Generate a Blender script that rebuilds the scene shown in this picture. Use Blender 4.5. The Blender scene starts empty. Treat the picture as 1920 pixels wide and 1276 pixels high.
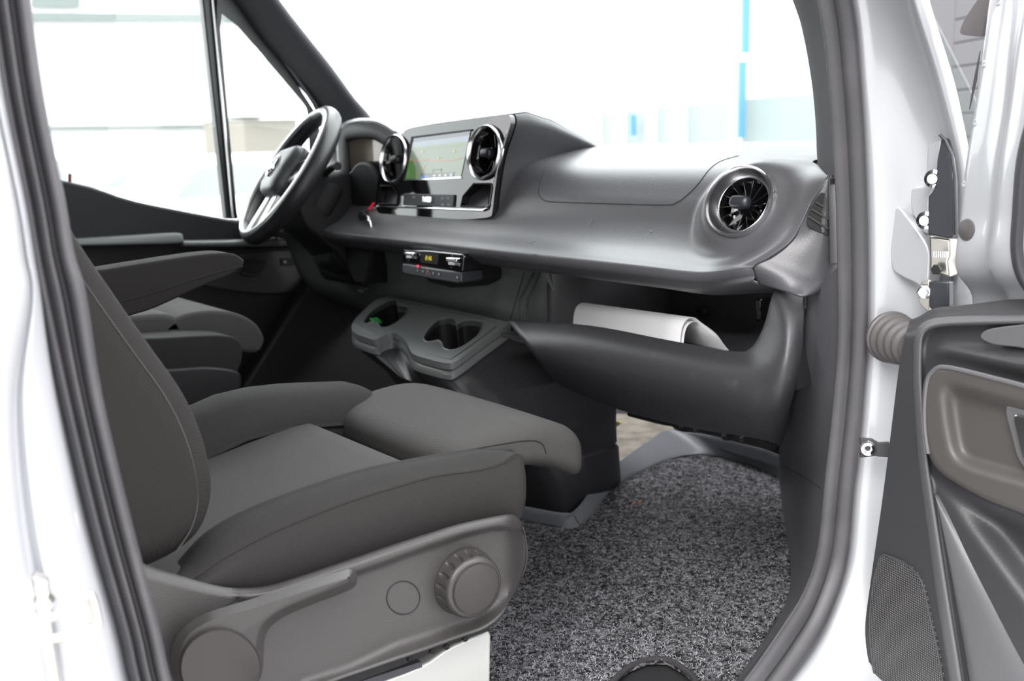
import bpy, bmesh, math, random
from mathutils import Vector, Matrix
from mathutils.bvhtree import BVHTree
random.seed(7)
PI = math.pi
SC = bpy.context.scene
COL = SC.collection

# ------------------------------------------------------------------ camera, sky, exposure
W, H, F = 1920, 1276, 2000.0
CZ = 1.55
yaw, pit, rol = math.radians(37.6), math.radians(10.84), math.radians(1.5)
CAM = Vector((0, 0, CZ))
_d = Vector((math.sin(yaw)*math.cos(pit), math.cos(yaw)*math.cos(pit), -math.sin(pit)))
_r0 = Vector((math.cos(yaw), -math.sin(yaw), 0)); _u0 = _r0.cross(_d)
_r = _r0*math.cos(rol) - _u0*math.sin(rol); _u = _r0*math.sin(rol) + _u0*math.cos(rol)
cd = bpy.data.cameras.new('camera'); cam = bpy.data.objects.new('camera', cd); COL.objects.link(cam)
cam.matrix_world = Matrix(((_r.x, _u.x, -_d.x, 0), (_r.y, _u.y, -_d.y, 0), (_r.z, _u.z, -_d.z, CZ), (0, 0, 0, 1)))
cd.sensor_width = 36; cd.lens = 36*F/W; cd.clip_start = .02; cd.clip_end = 300
cd.dof.use_dof = True; cd.dof.focus_distance = 1.42; cd.dof.aperture_fstop = 6.0
SC.camera = cam
wd = bpy.data.worlds.new('overcast_sky'); SC.world = wd; wd.use_nodes = True
bg = wd.node_tree.nodes['Background']; bg.inputs[0].default_value = (.99, .975, 1, 1); bg.inputs[1].default_value = 1.0
# overcast sky, brighter ahead of the van and high up, duller behind the photographer
_t = wd.node_tree; _tc = _t.nodes.new('ShaderNodeTexCoord'); _dp = _t.nodes.new('ShaderNodeVectorMath'); _dp.operation = 'DOT_PRODUCT'; _dp.inputs[1].default_value = Vector((.62, .32, .72)).normalized()
_mr = _t.nodes.new('ShaderNodeMapRange'); _mr.interpolation_type = 'SMOOTHSTEP'; _mr.inputs[1].default_value = -.55; _mr.inputs[2].default_value = .9; _mr.inputs[3].default_value = 1.7; _mr.inputs[4].default_value = 8.5
_t.links.new(_tc.outputs['Generated'], _dp.inputs[0]); _t.links.new(_dp.outputs['Value'], _mr.inputs[0]); _t.links.new(_mr.outputs[0], bg.inputs[1])
sd_ = bpy.data.lights.new('sun', 'SUN'); sd_.energy = 4.5; sd_.angle = math.radians(35); sd_.color = (1, .98, .95)
sun = bpy.data.objects.new('sun', sd_); COL.objects.link(sun)
sun.rotation_euler = Vector((.8, .38, -.7)).to_track_quat('-Z', 'Y').to_euler(); sun.location = (0, 0, 8)
SC.view_settings.view_transform = 'Standard'; SC.view_settings.look = 'None'
SC.view_settings.gamma = 1; SC.view_settings.use_curve_mapping = False; SC.view_settings.exposure = 0

# ------------------------------------------------------------------ measuring helpers
def ray(px, py): return _d + _r*((px-W/2)/F) - _u*((py-H/2)/F)
def U(px, py, X=None, Y=None, Z=None):
    v = ray(px, py)
    t = X/v.x if X is not None else Y/v.y if Y is not None else (Z-CZ)/v.z
    return CAM + v*t
class Plane:
    def __init__(s, p, n): s.n = Vector(n).normalized(); s.d = s.n.dot(Vector(p))
    def at(s, px, py, d=0.0):
        v = ray(px, py); return CAM + v*((s.d + d - s.n.dot(CAM))/s.n.dot(v))
    def pts(s, P, d=0.0): return [s.at(a, b, d) for a, b in P]
def lerp(a, b, t): return a + (b-a)*t
def sm(a, b, x):
    t = max(0, min(1, (x-a)/(b-a))); return t*t*(3-2*t)
def cr(P, n, closed=False):
    P = [Vector(p) for p in P]; out = []; N = len(P)
    for i in range(N if closed else N-1):
        if closed: a, b, c, d = P[i-1], P[i], P[(i+1) % N], P[(i+2) % N]
        else: a, b, c, d = P[max(i-1, 0)], P[i], P[i+1], P[min(i+2, N-1)]
        for k in range(n):
            t = k/n
            out.append(.5*((2*b)+(c-a)*t+(2*a-5*b+4*c-d)*t*t+(3*b-a-3*c+d)*t**3))
    if not closed: out.append(P[-1].copy())
    return out
def resample(P, n):
    L = [0]
    for a, b in zip(P, P[1:]): L.append(L[-1]+(b-a).length)
    out = []; j = 0
    for k in range(n):
        s = L[-1]*k/(n-1)
        while j < len(P)-2 and L[j+1] < s: j += 1
        q = (s-L[j])/max(1e-9, L[j+1]-L[j]); out.append(P[j].lerp(P[j+1], min(1, q)))
    return out
def sd(poly, x, y):
    best = 1e9; ins = False; n = len(poly)
    for i in range(n):
        x1, y1 = poly[i]; x2, y2 = poly[(i+1) % n]
        dx, dy = x2-x1, y2-y1; t = max(0, min(1, ((x-x1)*dx+(y-y1)*dy)/(dx*dx+dy*dy+1e-9)))
        best = min(best, math.hypot(x-x1-t*dx, y-y1-t*dy))
        if (y1 > y) != (y2 > y) and x < (x2-x1)*(y-y1)/(y2-y1)+x1: ins = not ins
    return -best if ins else best
def dpath(path, x, y):
    b = 1e9
    for (x1, y1), (x2, y2) in zip(path, path[1:]):
        dx, dy = x2-x1, y2-y1; t = max(0, min(1, ((x-x1)*dx+(y-y1)*dy)/(dx*dx+dy*dy)))
        b = min(b, math.hypot(x-x1-t*dx, y-y1-t*dy))
    return b

# ------------------------------------------------------------------ object helpers
def tag(o, label=None, cat=None, group=None, kind=None):
    if label: o['label'] = label
    if cat: o['category'] = cat
    if group: o['group'] = group
    if kind: o['kind'] = kind
    return o
def root(o):
    while o.parent: o = o.parent
    return o
def thing(name, loc, label=None, cat=None, group=None, kind=None):
    o = bpy.data.objects.new(name, None); COL.objects.link(o); o.location = loc; o.empty_display_size = .05
    return tag(o, label, cat, group, kind)
def mk(name, V, Fc, mats, parent=None, smooth=True, mi=None, label=None, sol=0, bev=0, off=0, auto=None):
    base = Vector(root(parent).location) if parent else Vector((0, 0, 0))
    me = bpy.data.meshes.new(name); me.from_pydata([Vector(v)-base for v in V], [], Fc)
    if not isinstance(mats, (list, tuple)): mats = [mats]
    for m in mats: me.materials.append(m)
    bm = bmesh.new(); bm.from_mesh(me)
    if auto is None: auto = 35
    bmesh.ops.remove_doubles(bm, verts=bm.verts, dist=1e-6)
    if not sol: bmesh.ops.recalc_face_normals(bm, faces=bm.faces)
    bm.to_mesh(me); bm.free()
    if mi:
        for p, i in zip(me.polygons, mi): p.material_index = i
    o = bpy.data.objects.new(name, me); COL.objects.link(o)
    if parent: o.parent = parent
    if label: o['label'] = label
    if sol:
        m = o.modifiers.new('solid', 'SOLIDIFY'); m.thickness = sol; m.offset = off
    if bev:
        m = o.modifiers.new('bevel', 'BEVEL'); m.width = bev; m.segments = 3; m.limit_method = 'ANGLE'; m.angle_limit = math.radians(35)
    if smooth:
        me.polygons.foreach_set('use_smooth', [True]*len(me.polygons))
        me.set_sharp_from_angle(angle=math.radians(auto))
    return o
def grid_vf(R, closed=False):
    nu = len(R[0]); V = [p for r in R for p in r]; Fc = []
    for i in range(len(R)-1):
        for j in range(nu if closed else nu-1):
            k = (j+1) % nu; Fc.append((i*nu+j, i*nu+k, (i+1)*nu+k, (i+1)*nu+j))
    return V, Fc
def smoothrows(rows, nu, nv, su=None):
    R = [cr(r, nu) for r in rows]; cols = list(zip(*R)); C = [cr(c, nv) for c in cols]
    return [list(r) for r in zip(*C)]
def orient(V, Fc):
    # faces look to the camera side on the whole
    s = 0
    for f in Fc[::max(1, len(Fc)//40)]:
        a, b, c = V[f[0]], V[f[1]], V[f[2]]; s += (b-a).cross(c-a).dot(CAM-a)
    return [tuple(reversed(f)) for f in Fc] if s < 0 else Fc
SURF = {}
def surf(name, rows, mat, parent=None, nu=6, nv=6, sol=.004, **k):
    R = smoothrows(rows, nu, nv); V, Fc = grid_vf(R); Fc = orient(V, Fc)
    SURF[name] = BVHTree.FromPolygons(V, Fc)
    return mk(name, V, Fc, mat, parent, sol=sol, off=-1, **k)
def on(name, P, d=0.0):
    out = []
    for a, b in P:
        v = ray(a, b).normalized(); h = SURF[name].ray_cast(CAM, v)
        if h[0] is not None: out.append(h[0] - v*d)
    return out
def tube(name, P, r, mat, parent=None, n=8, closed=False, cap=True, flat=None, build=True, **k):
    P = [Vector(p) for p in P]; N = len(P); R = []
    up = None
    for i in range(N):
        t = (P[(i+1) % N]-P[i-1]) if closed else (P[min(i+1, N-1)]-P[max(i-1, 0)])
        t.normalize()
        if up is None: up = t.orthogonal().normalized()
        up = (up - t*up.dot(t)).normalized(); s = t.cross(up)
        rr = r[i] if isinstance(r, (list, tuple)) else r
        R.append([P[i] + (up*math.cos(a)+s*math.sin(a)*(flat or 1))*rr for a in [2*PI*j/n for j in range(n)]])
    if closed: R.append(R[0])
    V, Fc = grid_vf(R, True)
    if cap and not closed:
        Fc.append(tuple(range(n))); Fc.append(tuple(len(V)-1-j for j in range(n)))
    if not build: return V, Fc
    return mk(name, V, Fc, mat, parent, **k)
def frame(n, up=(0, 0, 1)):
    n = Vector(n).normalized(); x = Vector(up).cross(n).normalized(); y = n.cross(x); return x, y, n
def lathe_vf(c, n, prof, seg=40, up=(0, 0, 1)):
    x, y, z = frame(n, up); c = Vector(c)
    R = [[c + z*h + (x*math.cos(a)+y*math.sin(a))*r for a in [2*PI*j/seg for j in range(seg)]] for r, h in prof]
    V, Fc = grid_vf(R, True)
    if prof[0][0] > 1e-5 and prof[0][0] < 0: pass
    return V, Fc
def lathe(name, c, n, prof, mat, parent=None, seg=40, caps=(False, False), **k):
    V, Fc = lathe_vf(c, n, prof, seg)
    if caps[0]: Fc.append(tuple(range(seg)))
    if caps[1]: Fc.append(tuple(len(V)-1-j for j in range(seg)))
    return mk(name, V, Fc, mat, parent, **k)
def prism_vf(P, dv):
    P = [Vector(p) for p in P]; n = len(P); dv = Vector(dv)
    V = P + [p+dv for p in P]
    Fc = [tuple(range(n)), tuple(reversed(range(n, 2*n)))] + [(i, i+n, (i+1) % n+n, (i+1) % n) for i in range(n)]
    return V, Fc
def prism(name, P, dv, mat, parent=None, bev=0, **k):
    V, Fc = prism_vf(P, dv); return mk(name, V, Fc, mat, parent, bev=bev, **k)
def join(parts):
    V = []; Fc = []; mi = []
    for q in parts:
        v, f, m = (list(q)+[0])[:3]; o = len(V); V += [Vector(p) for p in v]
        Fc += [tuple(i+o for i in g) for g in f]; mi += [m]*len(f)
    return V, Fc, mi
def box_vf(c, s, R=None):
    c = Vector(c); V = [Vector((a*s[0]/2, b*s[1]/2, d*s[2]/2)) for a in (-1, 1) for b in (-1, 1) for d in (-1, 1)]
    V = [c + (R @ v if R else v) for v in V]
    return V, [(0, 1, 3, 2), (4, 6, 7, 5), (0, 4, 5, 1), (2, 3, 7, 6), (0, 2, 6, 4), (1, 5, 7, 3)]
def box(name, c, s, mat, parent=None, bev=0, R=None, **k):
    V, Fc = box_vf(c, s, R); return mk(name, V, Fc, mat, parent, bev=bev, **k)
def pad_vf(s, r, n=14, fn=None):
    # rounded box of size s, corner radius r, deformed by fn
    hx, hy, hz = [q/2 for q in s]; V = []; Fc = []; idx = {}
    T = [-math.cos(PI*i/n) for i in range(n+1)]
    def vert(p):
        key = tuple(round(q, 6) for q in p)
        if key in idx: return idx[key]
        q = Vector((p[0]*hx, p[1]*hy, p[2]*hz))
        inn = Vector([max(-h+min(r, h), min(h-min(r, h), c)) for h, c in zip((hx, hy, hz), q)])
        dd = q-inn
        rr = Vector([min(r, h) for h in (hx, hy, hz)])
        e = Vector([dd[i]/rr[i] if rr[i] > 0 else 0 for i in range(3)])
        L = e.length
        if L > 1e-9:
            m = max(abs(c) for c in e); e = e/L*m
            q = inn + Vector([e[i]*rr[i] for i in range(3)])
        V.append(q); idx[key] = len(V)-1; return idx[key]
    for ax in range(3):
        for sg in (-1, 1):
            g = []
            for i in range(n+1):
                row = []
                for j in range(n+1):
                    p = [0, 0, 0]; p[ax] = sg; p[(ax+1) % 3] = T[i]; p[(ax+2) % 3] = T[j]; row.append(vert(p))
                g.append(row)
            for i in range(n):
                for j in range(n):
                    f = (g[i][j], g[i+1][j], g[i+1][j+1], g[i][j+1]); Fc.append(f if sg > 0 else tuple(reversed(f)))
    if fn: V = [Vector(fn(v)) for v in V]
    return V, Fc
def pad(name, s, r, fn, mat, parent=None, n=14, **k):
    V, Fc = pad_vf(s, r, n, fn); SURF[name+str(sum(q.startswith(name) for q in SURF))] = BVHTree.FromPolygons(V, Fc); return mk(name, V, Fc, mat, parent, auto=180, **k)
def text_vf(txt, size, origin, xd, yd, depth=.0004):
    cu = bpy.data.curves.new('lettering', 'FONT'); cu.body = txt; cu.size = size; cu.extrude = depth; cu.resolution_u = 2
    o = bpy.data.objects.new('lettering', cu); COL.objects.link(o); dg = bpy.context.evaluated_depsgraph_get()
    me = bpy.data.meshes.new_from_object(o.evaluated_get(dg)); xd = Vector(xd).normalized(); yd = Vector(yd).normalized(); z = xd.cross(yd)
    V = [Vector(origin)+xd*v.co.x+yd*v.co.y+z*v.co.z for v in me.vertices]; Fc = [tuple(p.vertices) for p in me.polygons]
    bpy.data.objects.remove(o); bpy.data.curves.remove(cu); bpy.data.meshes.remove(me)
    return V, Fc

def holed(outer, holes, depth, name, m, parent, lip=0):
    # flat panel with holes: fill by triangulation of edge loops
    bm = bmesh.new(); es = []; loops = []
    for lp in [outer]+holes:
        vs = [bm.verts.new(p) for p in lp]; loops.append(vs)
        es += [bm.edges.new((vs[i], vs[(i+1) % len(vs)])) for i in range(len(vs))]
    bmesh.ops.triangle_fill(bm, edges=es, use_beauty=True)
    bm.verts.index_update(); V = [v.co.copy() for v in bm.verts]; Fc = [tuple(v.index for v in f.verts) for f in bm.faces]
    n = len(V); dv = Vector(depth); Fb = [tuple(i+n for i in reversed(f)) for f in Fc]; Sd = []
    for vs in loops:
        for i in range(len(vs)):
            a, b2 = vs[i].index, vs[(i+1) % len(vs)].index; Sd.append((a, b2, b2+n, a+n))
    V2 = V+[v+dv for v in V]; bm.free()
    return mk(name, V2, Fc+Fb+Sd, m, parent, bev=lip, auto=40)

def pillow(name, P2, f3, w0, w1, r, m, parent, seg=5, **k):
    # P2 outline in 2D, f3(a,b,w) to 3D, rounded long edges of radius r
    n = len(P2); c = (sum(p[0] for p in P2)/n, sum(p[1] for p in P2)/n); nr = []
    ar = sum(P2[i][0]*P2[(i+1) % n][1]-P2[(i+1) % n][0]*P2[i][1] for i in range(n)); sg = 1 if ar > 0 else -1
    for i in range(n):
        tx, ty = P2[(i+1) % n][0]-P2[i-1][0], P2[(i+1) % n][1]-P2[i-1][1]; l = math.hypot(tx, ty) or 1; nr.append((-ty/l*sg, tx/l*sg))
    R = []
    def ring(ins, w): R.append([f3(p[0]+q[0]*ins, p[1]+q[1]*ins, w) for p, q in zip(P2, nr)])
    for i in range(seg+1):
        a = PI/2*i/seg; ring(r*(1-math.sin(a)), w0+r*(1-math.cos(a)))
    for i in range(seg+1):
        a = PI/2*(1-i/seg); ring(r*(1-math.sin(a)), w1-r*(1-math.cos(a)))
    V, Fc = grid_vf(R, True); Fc.append(tuple(range(n))); Fc.append(tuple(len(V)-1-j for j in range(n)))
    return mk(name, V, Fc, m, parent, auto=50, **k)

# ------------------------------------------------------------------ materials
def mat(name, col, rough=.5, metal=0, bump=None, coat=0, spec=.5, var=None, emit=None, sheen=0):
    m = bpy.data.materials.new(name); m.use_nodes = True; nt = m.node_tree; N = nt.nodes; L = nt.links
    b = N['Principled BSDF']; b.inputs['Base Color'].default_value = (*col, 1); b.inputs['Roughness'].default_value = rough
    b.inputs['Metallic'].default_value = metal; b.inputs['Coat Weight'].default_value = coat; b.inputs['Specular IOR Level'].default_value = spec
    b.inputs['Coat Roughness'].default_value = .05
    if sheen: b.inputs['Sheen Weight'].default_value = sheen; b.inputs['Sheen Roughness'].default_value = .5
    if emit: b.inputs['Emission Color'].default_value = (*emit[0], 1); b.inputs['Emission Strength'].default_value = emit[1]
    tc = N.new('ShaderNodeTexCoord')
    if var:  # (scale, second colour, lo, hi)
        nz = N.new('ShaderNodeTexNoise'); nz.inputs['Scale'].default_value = var[0]; nz.inputs['Detail'].default_value = 4
        rp = N.new('ShaderNodeValToRGB'); rp.color_ramp.elements[0].position = var[2]; rp.color_ramp.elements[1].position = var[3]
        rp.color_ramp.elements[0].color = (*col, 1); rp.color_ramp.elements[1].color = (*var[1], 1)
        L.new(tc.outputs['Object'], nz.inputs['Vector']); L.new(nz.outputs[0], rp.inputs[0]); L.new(rp.outputs[0], b.inputs['Base Color'])
    if bump:  # (kind, scale, strength, distance)
        if bump[0] == 'weave':
            w = []
            for dr in ('X', 'DIAGONAL'):
                t = N.new('ShaderNodeTexWave'); t.bands_direction = dr if dr != 'DIAGONAL' else 'Z'; t.inputs['Scale'].default_value = bump[1]
                t.inputs['Distortion'].default_value = .6
                mp = N.new('ShaderNodeMapping'); mp.inputs['Rotation'].default_value = (.5, .35, .6) if dr == 'X' else (.3, -.5, .2)
                L.new(tc.outputs['Object'], mp.inputs[0]); L.new(mp.outputs[0], t.inputs['Vector']); w.append(t)
            mx = N.new('ShaderNodeMath'); mx.operation = 'MULTIPLY'; L.new(w[0].outputs['Fac'], mx.inputs[0]); L.new(w[1].outputs['Fac'], mx.inputs[1]); src = mx.outputs[0]
            cm = N.new('ShaderNodeMix'); cm.data_type = 'RGBA'; cm.inputs['A'].default_value = (*[c*.72 for c in col], 1); cm.inputs['B'].default_value = (*[c*1.6 for c in col], 1)
            L.new(src, cm.inputs['Factor']); L.new(cm.outputs['Result'], b.inputs['Base Color'])
        elif bump[0] == 'voronoi':
            t = N.new('ShaderNodeTexVoronoi'); t.inputs['Scale'].default_value = bump[1]; L.new(tc.outputs['Object'], t.inputs['Vector']); src = t.outputs['Distance']
        else:
            t = N.new('ShaderNodeTexNoise'); t.inputs['Scale'].default_value = bump[1]; t.inputs['Detail'].default_value = 3; L.new(tc.outputs['Object'], t.inputs['Vector']); src = t.outputs[0]
        bp = N.new('ShaderNodeBump'); bp.inputs['Strength'].default_value = bump[2]; bp.inputs['Distance'].default_value = bump[3]
        L.new(src, bp.inputs['Height']); L.new(bp.outputs[0], b.inputs['Normal'])
    return m
def glassmat(name, tint, refl=.07):
    m = bpy.data.materials.new(name); m.use_nodes = True; nt = m.node_tree; N = nt.nodes; L = nt.links; N.clear()
    o = N.new('ShaderNodeOutputMaterial'); t = N.new('ShaderNodeBsdfTransparent'); g = N.new('ShaderNodeBsdfGlossy'); mx = N.new('ShaderNodeMixShader'); lw_ = N.new('ShaderNodeLayerWeight'); fr = N.new('ShaderNodeMath'); fr.operation = 'POWER'; fr.inputs[1].default_value = 5; fr2 = N.new('ShaderNodeMath'); fr2.operation = 'MULTIPLY_ADD'; fr2.inputs[1].default_value = .6; fr2.inputs[2].default_value = .03
    lw_.inputs[0].default_value = .5; L.new(lw_.outputs['Facing'], fr.inputs[0]); L.new(fr.outputs[0], fr2.inputs[0])
    t.inputs[0].default_value = (*tint, 1); g.inputs['Roughness'].default_value = .02; L.new(fr2.outputs[0], mx.inputs[0]); L.new(t.outputs[0], mx.inputs[1]); L.new(g.outputs[0], mx.inputs[2]); L.new(mx.outputs[0], o.inputs[0]); return m
M = dict(
    dash=mat('soft_dash_plastic', (0.0672, 0.0666, 0.0730), .38, bump=('noise', 420, .35, .0006)),
    dash2=mat('dark_grained_plastic', (0.0320, 0.0320, 0.0352), .42, bump=('noise', 500, .4, .0006), var=(9, (.045, .045, .048), .5, .8)),
    scuff=mat('scuffed_black_plastic', (0.0287, 0.0287, 0.0322), .42, bump=('noise', 500, .4, .0005), var=(40, (.05, .048, .046), .62, .8)),
    dark=mat('black_plastic', (.011, .011, .0125), .55, spec=.35),
    seam=mat('seam_shadow_gap', (.008, .008, .009), .8),
    gloss=mat('piano_black', (.006, .006, .007), .06, coat=.6),
    chrome=mat('satin_chrome', (.72, .72, .74), .22, 1),
    bright=mat('polished_chrome', (.85, .86, .88), .12, 1),
    trim=mat('seat_shell_plastic', (0.0389, 0.0361, 0.0354), .42, bump=('voronoi', 850, .5, .0005)),
    lever=mat('smooth_grey_plastic', (0.0360, 0.0331, 0.0325), .36),
    cap=mat('matt_brown_grey_cap', (0.0207, 0.0179, 0.0167), .5),
    fab=mat('woven_seat_fabric', (0.0229, 0.0218, 0.0209), .85, bump=('weave', 200, .5, .0006), spec=.25),
    fabin=mat('fine_woven_seat_fabric', (0.0557, 0.0539, 0.0522), .8, bump=('weave', 250, .4, .0004), spec=.25),
    fabb=mat('ribbed_backrest_fabric', (0.0169, 0.0154, 0.0146), .85, bump=('weave', 220, .4, .0005), spec=.25),
    seal=mat('weathered_door_rubber', (.047, .046, .050), .5, bump=('noise', 120, .3, .0008), var=(18, (.066, .063, .067), .45, .8)),
    silver=mat('silver_car_paint', (0.3960, 0.4059, 0.4257), .32, .2, coat=.7),
    silver2=mat('silver_seat_box_paint', (0.4464, 0.4536, 0.4320), .35, .2, coat=.3),
    liner=mat('knitted_pillar_cloth', (0.0518, 0.0518, 0.0587), .9, bump=('weave', 260, .5, .0005)),
    kick=mat('flocked_grey_side_trim', (0.0516, 0.0524, 0.0599), .8, bump=('noise', 260, .6, .001)),
    rubber=mat('black_rubber', (.03, .03, .032), .55),
    bell=mat('grey_rubber_bellows', (0.0768, 0.0704, 0.0704), .5),
    door=mat('door_panel_plastic', (0.0352, 0.0352, 0.0384), .45, bump=('noise', 450, .4, .0006)),
    doorins=mat('door_armrest_brown_grey', (0.0640, 0.0595, 0.0563), .5, bump=('noise', 120, .2, .0004)),
    doorsoft=mat('door_pocket_plastic', (0.0979, 0.0979, 0.1037), .45, bump=('noise', 380, .4, .0006)),
    cup=mat('cup_panel_satin_plastic', (0.1440, 0.1512, 0.1512), .35),
    paper=mat('white_paper', (.86, .86, .87), .7),
    steel=mat('zinc_plated_steel', (.68, .66, .6), .3, 1),
    bracket=mat('painted_dark_bracket', (0.0320, 0.0352, 0.0416), .35, .3),
    leather=mat('black_steering_leather', (0.0192, 0.0192, 0.0218), .38, bump=('noise', 400, .3, .0004)),
    rim=mat('steering_silver_trim', (.72, .74, .73), .3, .7),
    beige=mat('beige_bulkhead_mat', (0.2640, 0.2400, 0.1980), .8, var=(25, (.13, .12, .10), .4, .7)),
    glass=glassmat('clear_car_glass', (.95, .985, .975)),
    cluster=mat('cluster_glass_painted_reflection', (.62, .54, .43), .12, coat=.5),  # tan base colour stands in for the outdoors mirrored in the cover
    green=mat('green_plastic', (.03, .35, .05), .4),
    leaf=mat('dry_leaf', (.32, .13, .05), .8),
    strip=mat('footwell_edge_plastic', (0.1741, 0.1827, 0.2003), .38),
    floorm=mat('black_floor_covering', (0.0128, 0.0128, 0.0141), .7, bump=('noise', 300, .5, .001)),
    headl=mat('headliner_grey', (0.1800, 0.1800, 0.1800), .9),
    bind=mat('mat_edge_binding', (.03, .028, .03), .8, bump=('noise', 900, .5, .001)),
    white=mat('white_stud', (.8, .8, .8), .5),
    red=mat('red_pin', (.18, .01, .02), .5),
    redlit=mat('red_indicator_light', (.5, .02, .04), .4, emit=((1, .04, .10), 1.2)),
    amber=mat('amber_display_digits', (.3, .25, .02), .4, emit=((.75, .62, .05), .55)),
    icon=mat('printed_white_icons', (.42, .42, .44), .6),
    icon2=mat('printed_pink_icons', (.45, .28, .32), .6),
)

# speckled needle felt of the footwell mat
m = M['matfelt'] = bpy.data.materials.new('speckled_needle_felt'); m.use_nodes = True; nt = m.node_tree; N = nt.nodes; L = nt.links; b = N['Principled BSDF']
tc = N.new('ShaderNodeTexCoord'); n1 = N.new('ShaderNodeTexNoise'); n1.inputs['Scale'].default_value = 95; n1.inputs['Detail'].default_value = 5; n1.inputs['Roughness'].default_value = .7
n1.inputs['Distortion'].default_value = 1.2
rp = N.new('ShaderNodeValToRGB'); e = rp.color_ramp.elements; e[0].position = .46; e[0].color = (.008, .008, .009, 1); e[1].position = .60; e[1].color = (.21, .21, .225, 1)
L.new(tc.outputs['Object'], n1.inputs['Vector']); L.new(n1.outputs[0], rp.inputs[0]); L.new(rp.outputs[0], b.inputs['Base Color'])
bp = N.new('ShaderNodeBump'); bp.inputs['Strength'].default_value = .8; bp.inputs['Distance'].default_value = .003; L.new(n1.outputs[0], bp.inputs['Height']); L.new(bp.outputs[0], b.inputs['Normal'])
b.inputs['Roughness'].default_value = .9; b.inputs['Specular IOR Level'].default_value = .2

ZF = .79   # cab floor height
MS = len(M)

# ================================================================== SETTING: floor, shell, pillars
st = dict(kind='structure')
def S(o): o['kind'] = 'structure'; return o
S(box('floor', (.85, 1.72, ZF-.03), (2.7, 1.86, .05), M['floorm']))
S(box('ceiling', (.45, 1.72, 2.2), (1.5, 1.9, .05), M['headl'], bev=.02))
S(box('wall_back', (-.25, 1.72, 1.5), (.04, 1.86, 1.5), M['headl']))
S(box('wall_front', (2.12, 1.72, 1.12), (.06, 1.86, .78), M['dark']))
S(box('ground', (10, 10, -.05), (90, 90, .1), mat('pale_concrete_yard', (.24, .24, .235), .8, var=(.8, (.30, .30, .29), .3, .7))))

# passenger side B pillar: rubber seal (trim_1) and painted jamb (wall_right)
YS = [-900, -200, 0, 188, 376, 480, 560, 745, 980, 1177, 1276, 1420]
SL = [-180, -64, -30, 0, 38, 56, 70, 112, 168, 224, 247, 290]
SR = [-40, 40, 63, 89, 127, 145, 168, 197, 252, 303, 325, 365]
fr = [0, .05, .12, .2, .26, .33, .42, .52, .58, .64, .72, .85, .95, 1.0]
yo = [.022, .004, -.003, -.001, .004, -.002, -.004, .003, .006, 0, -.004, -.003, .003, .018]
rows = []
for y, a, c in zip(YS, SL, SR):
    A, B = U(a, y, Y=.80), U(c, y, Y=.80)
    r = [A.lerp(B, f) + Vector((0, o, 0)) for f, o in zip(fr, yo)]; r.append(r[-1]+Vector((-.02, .05, 0))); rows.append(r)
S(surf('trim_1', rows, M['seal'], nu=3, nv=5, sol=.003))
tube('seam', cr([U(lerp(a, c, .545), y, Y=.7985) for y, a, c in zip(YS, SL, SR)], 6), .0012, M['seam'], bpy.data.objects['trim_1'])
rows = []
GR = [-182, -66, -34, -5, 34, 50, 60, 34, 52, 90, 107, 130]
for y, a, g in zip(YS, SL, GR):
    A = U(a+4, y, Y=.822); Gp = U(g, y, Y=.775)
    rows.append([A, A.lerp(Gp, .35)+Vector((0, -.012, 0)), A.lerp(Gp, .85)+Vector((.0, -.004, 0)), Gp+Vector((0, .006, 0)), Gp+Vector((-.006, -.018, 0)), Gp+Vector((-.02, -.035, 0)),
                 Gp+Vector((-.06, -.05, 0)), Gp+Vector((-.16, -.055, 0)), Gp+Vector((-.4, -.05, 0))])
S(surf('wall_right', rows, M['silver'], nu=5, nv=6, sol=.002))
WR = bpy.data.objects['wall_right']
# striker on the jamb
plate = prism('striker_plate', [U(64, 1068, Y=.765), U(92, 1078, Y=.765), U(100, 1180, Y=.765), U(118, 1290, Y=.765), U(92, 1300, Y=.765), U(78, 1180, Y=.765)], (-.004, -.012, 0), M['steel'], WR, bev=.0015)
pp = [(88, 1160), (112, 1150), (140, 1138), (152, 1122), (165, 1114), (173, 1122), (183, 1165), (178, 1176), (150, 1182), (118, 1194), (92, 1198)]
tube('striker_loop', cr([U(a, b, Y=.757) for a, b in pp], 5), .0034, M['steel'], WR, n=10)
lathe('striker_bolt', U(82, 1130, Y=.75), (-.4, -1, 0), [(.0001, .004), (.006, .004), (.007, 0), (.007, -.006)], M['steel'], WR, seg=6)
tube('door_stamp_line', cr([U(a, b, Y=.797) for a, b in [(82, 965), (105, 962), (138, 958), (146, 990), (150, 1040), (142, 1085), (110, 1090)]], 5), .0008, M['silver'], WR, n=6)

# front seal of the door opening (trim_2), from A pillar down to the sill
SE = [(1270, -560, 1335, -600), (1390, -380, 1455, -410), (1478, -200, 1545, -200), (1535, 0, 1598, 0), (1556, 160, 1614, 160), (1567, 320, 1623, 320), (1572, 480, 1627, 480), (1573, 640, 1625, 640), (1562, 780, 1614, 790),
      (1549, 900, 1600, 925), (1535, 1030, 1588, 1056), (1508, 1112, 1556, 1155), (1466, 1180, 1524, 1216), (1398, 1276, 1479, 1276), (1330, 1350, 1425, 1345)]
rows = []
for a, b, c, d in SE:
    A, B = U(a, b, Y=.81), U(c, d, Y=.80)
    f2 = [0, .06, .16, .3, .42, .5, .56, .62, .72, .85, .95, 1]; o2 = [.002, .000, -.004, -.005, -.001, .006, .004, -.003, -.008, -.007, .0, .012]
    r = [A.lerp(B, f)+Vector((0, o, 0)) for f, o in zip(f2, o2)]; rows.append([r[0]+Vector((.012, .008, 0))]+r)
S(surf('trim_2', rows, M['seal'], nu=3, nv=6, sol=.003))
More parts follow.
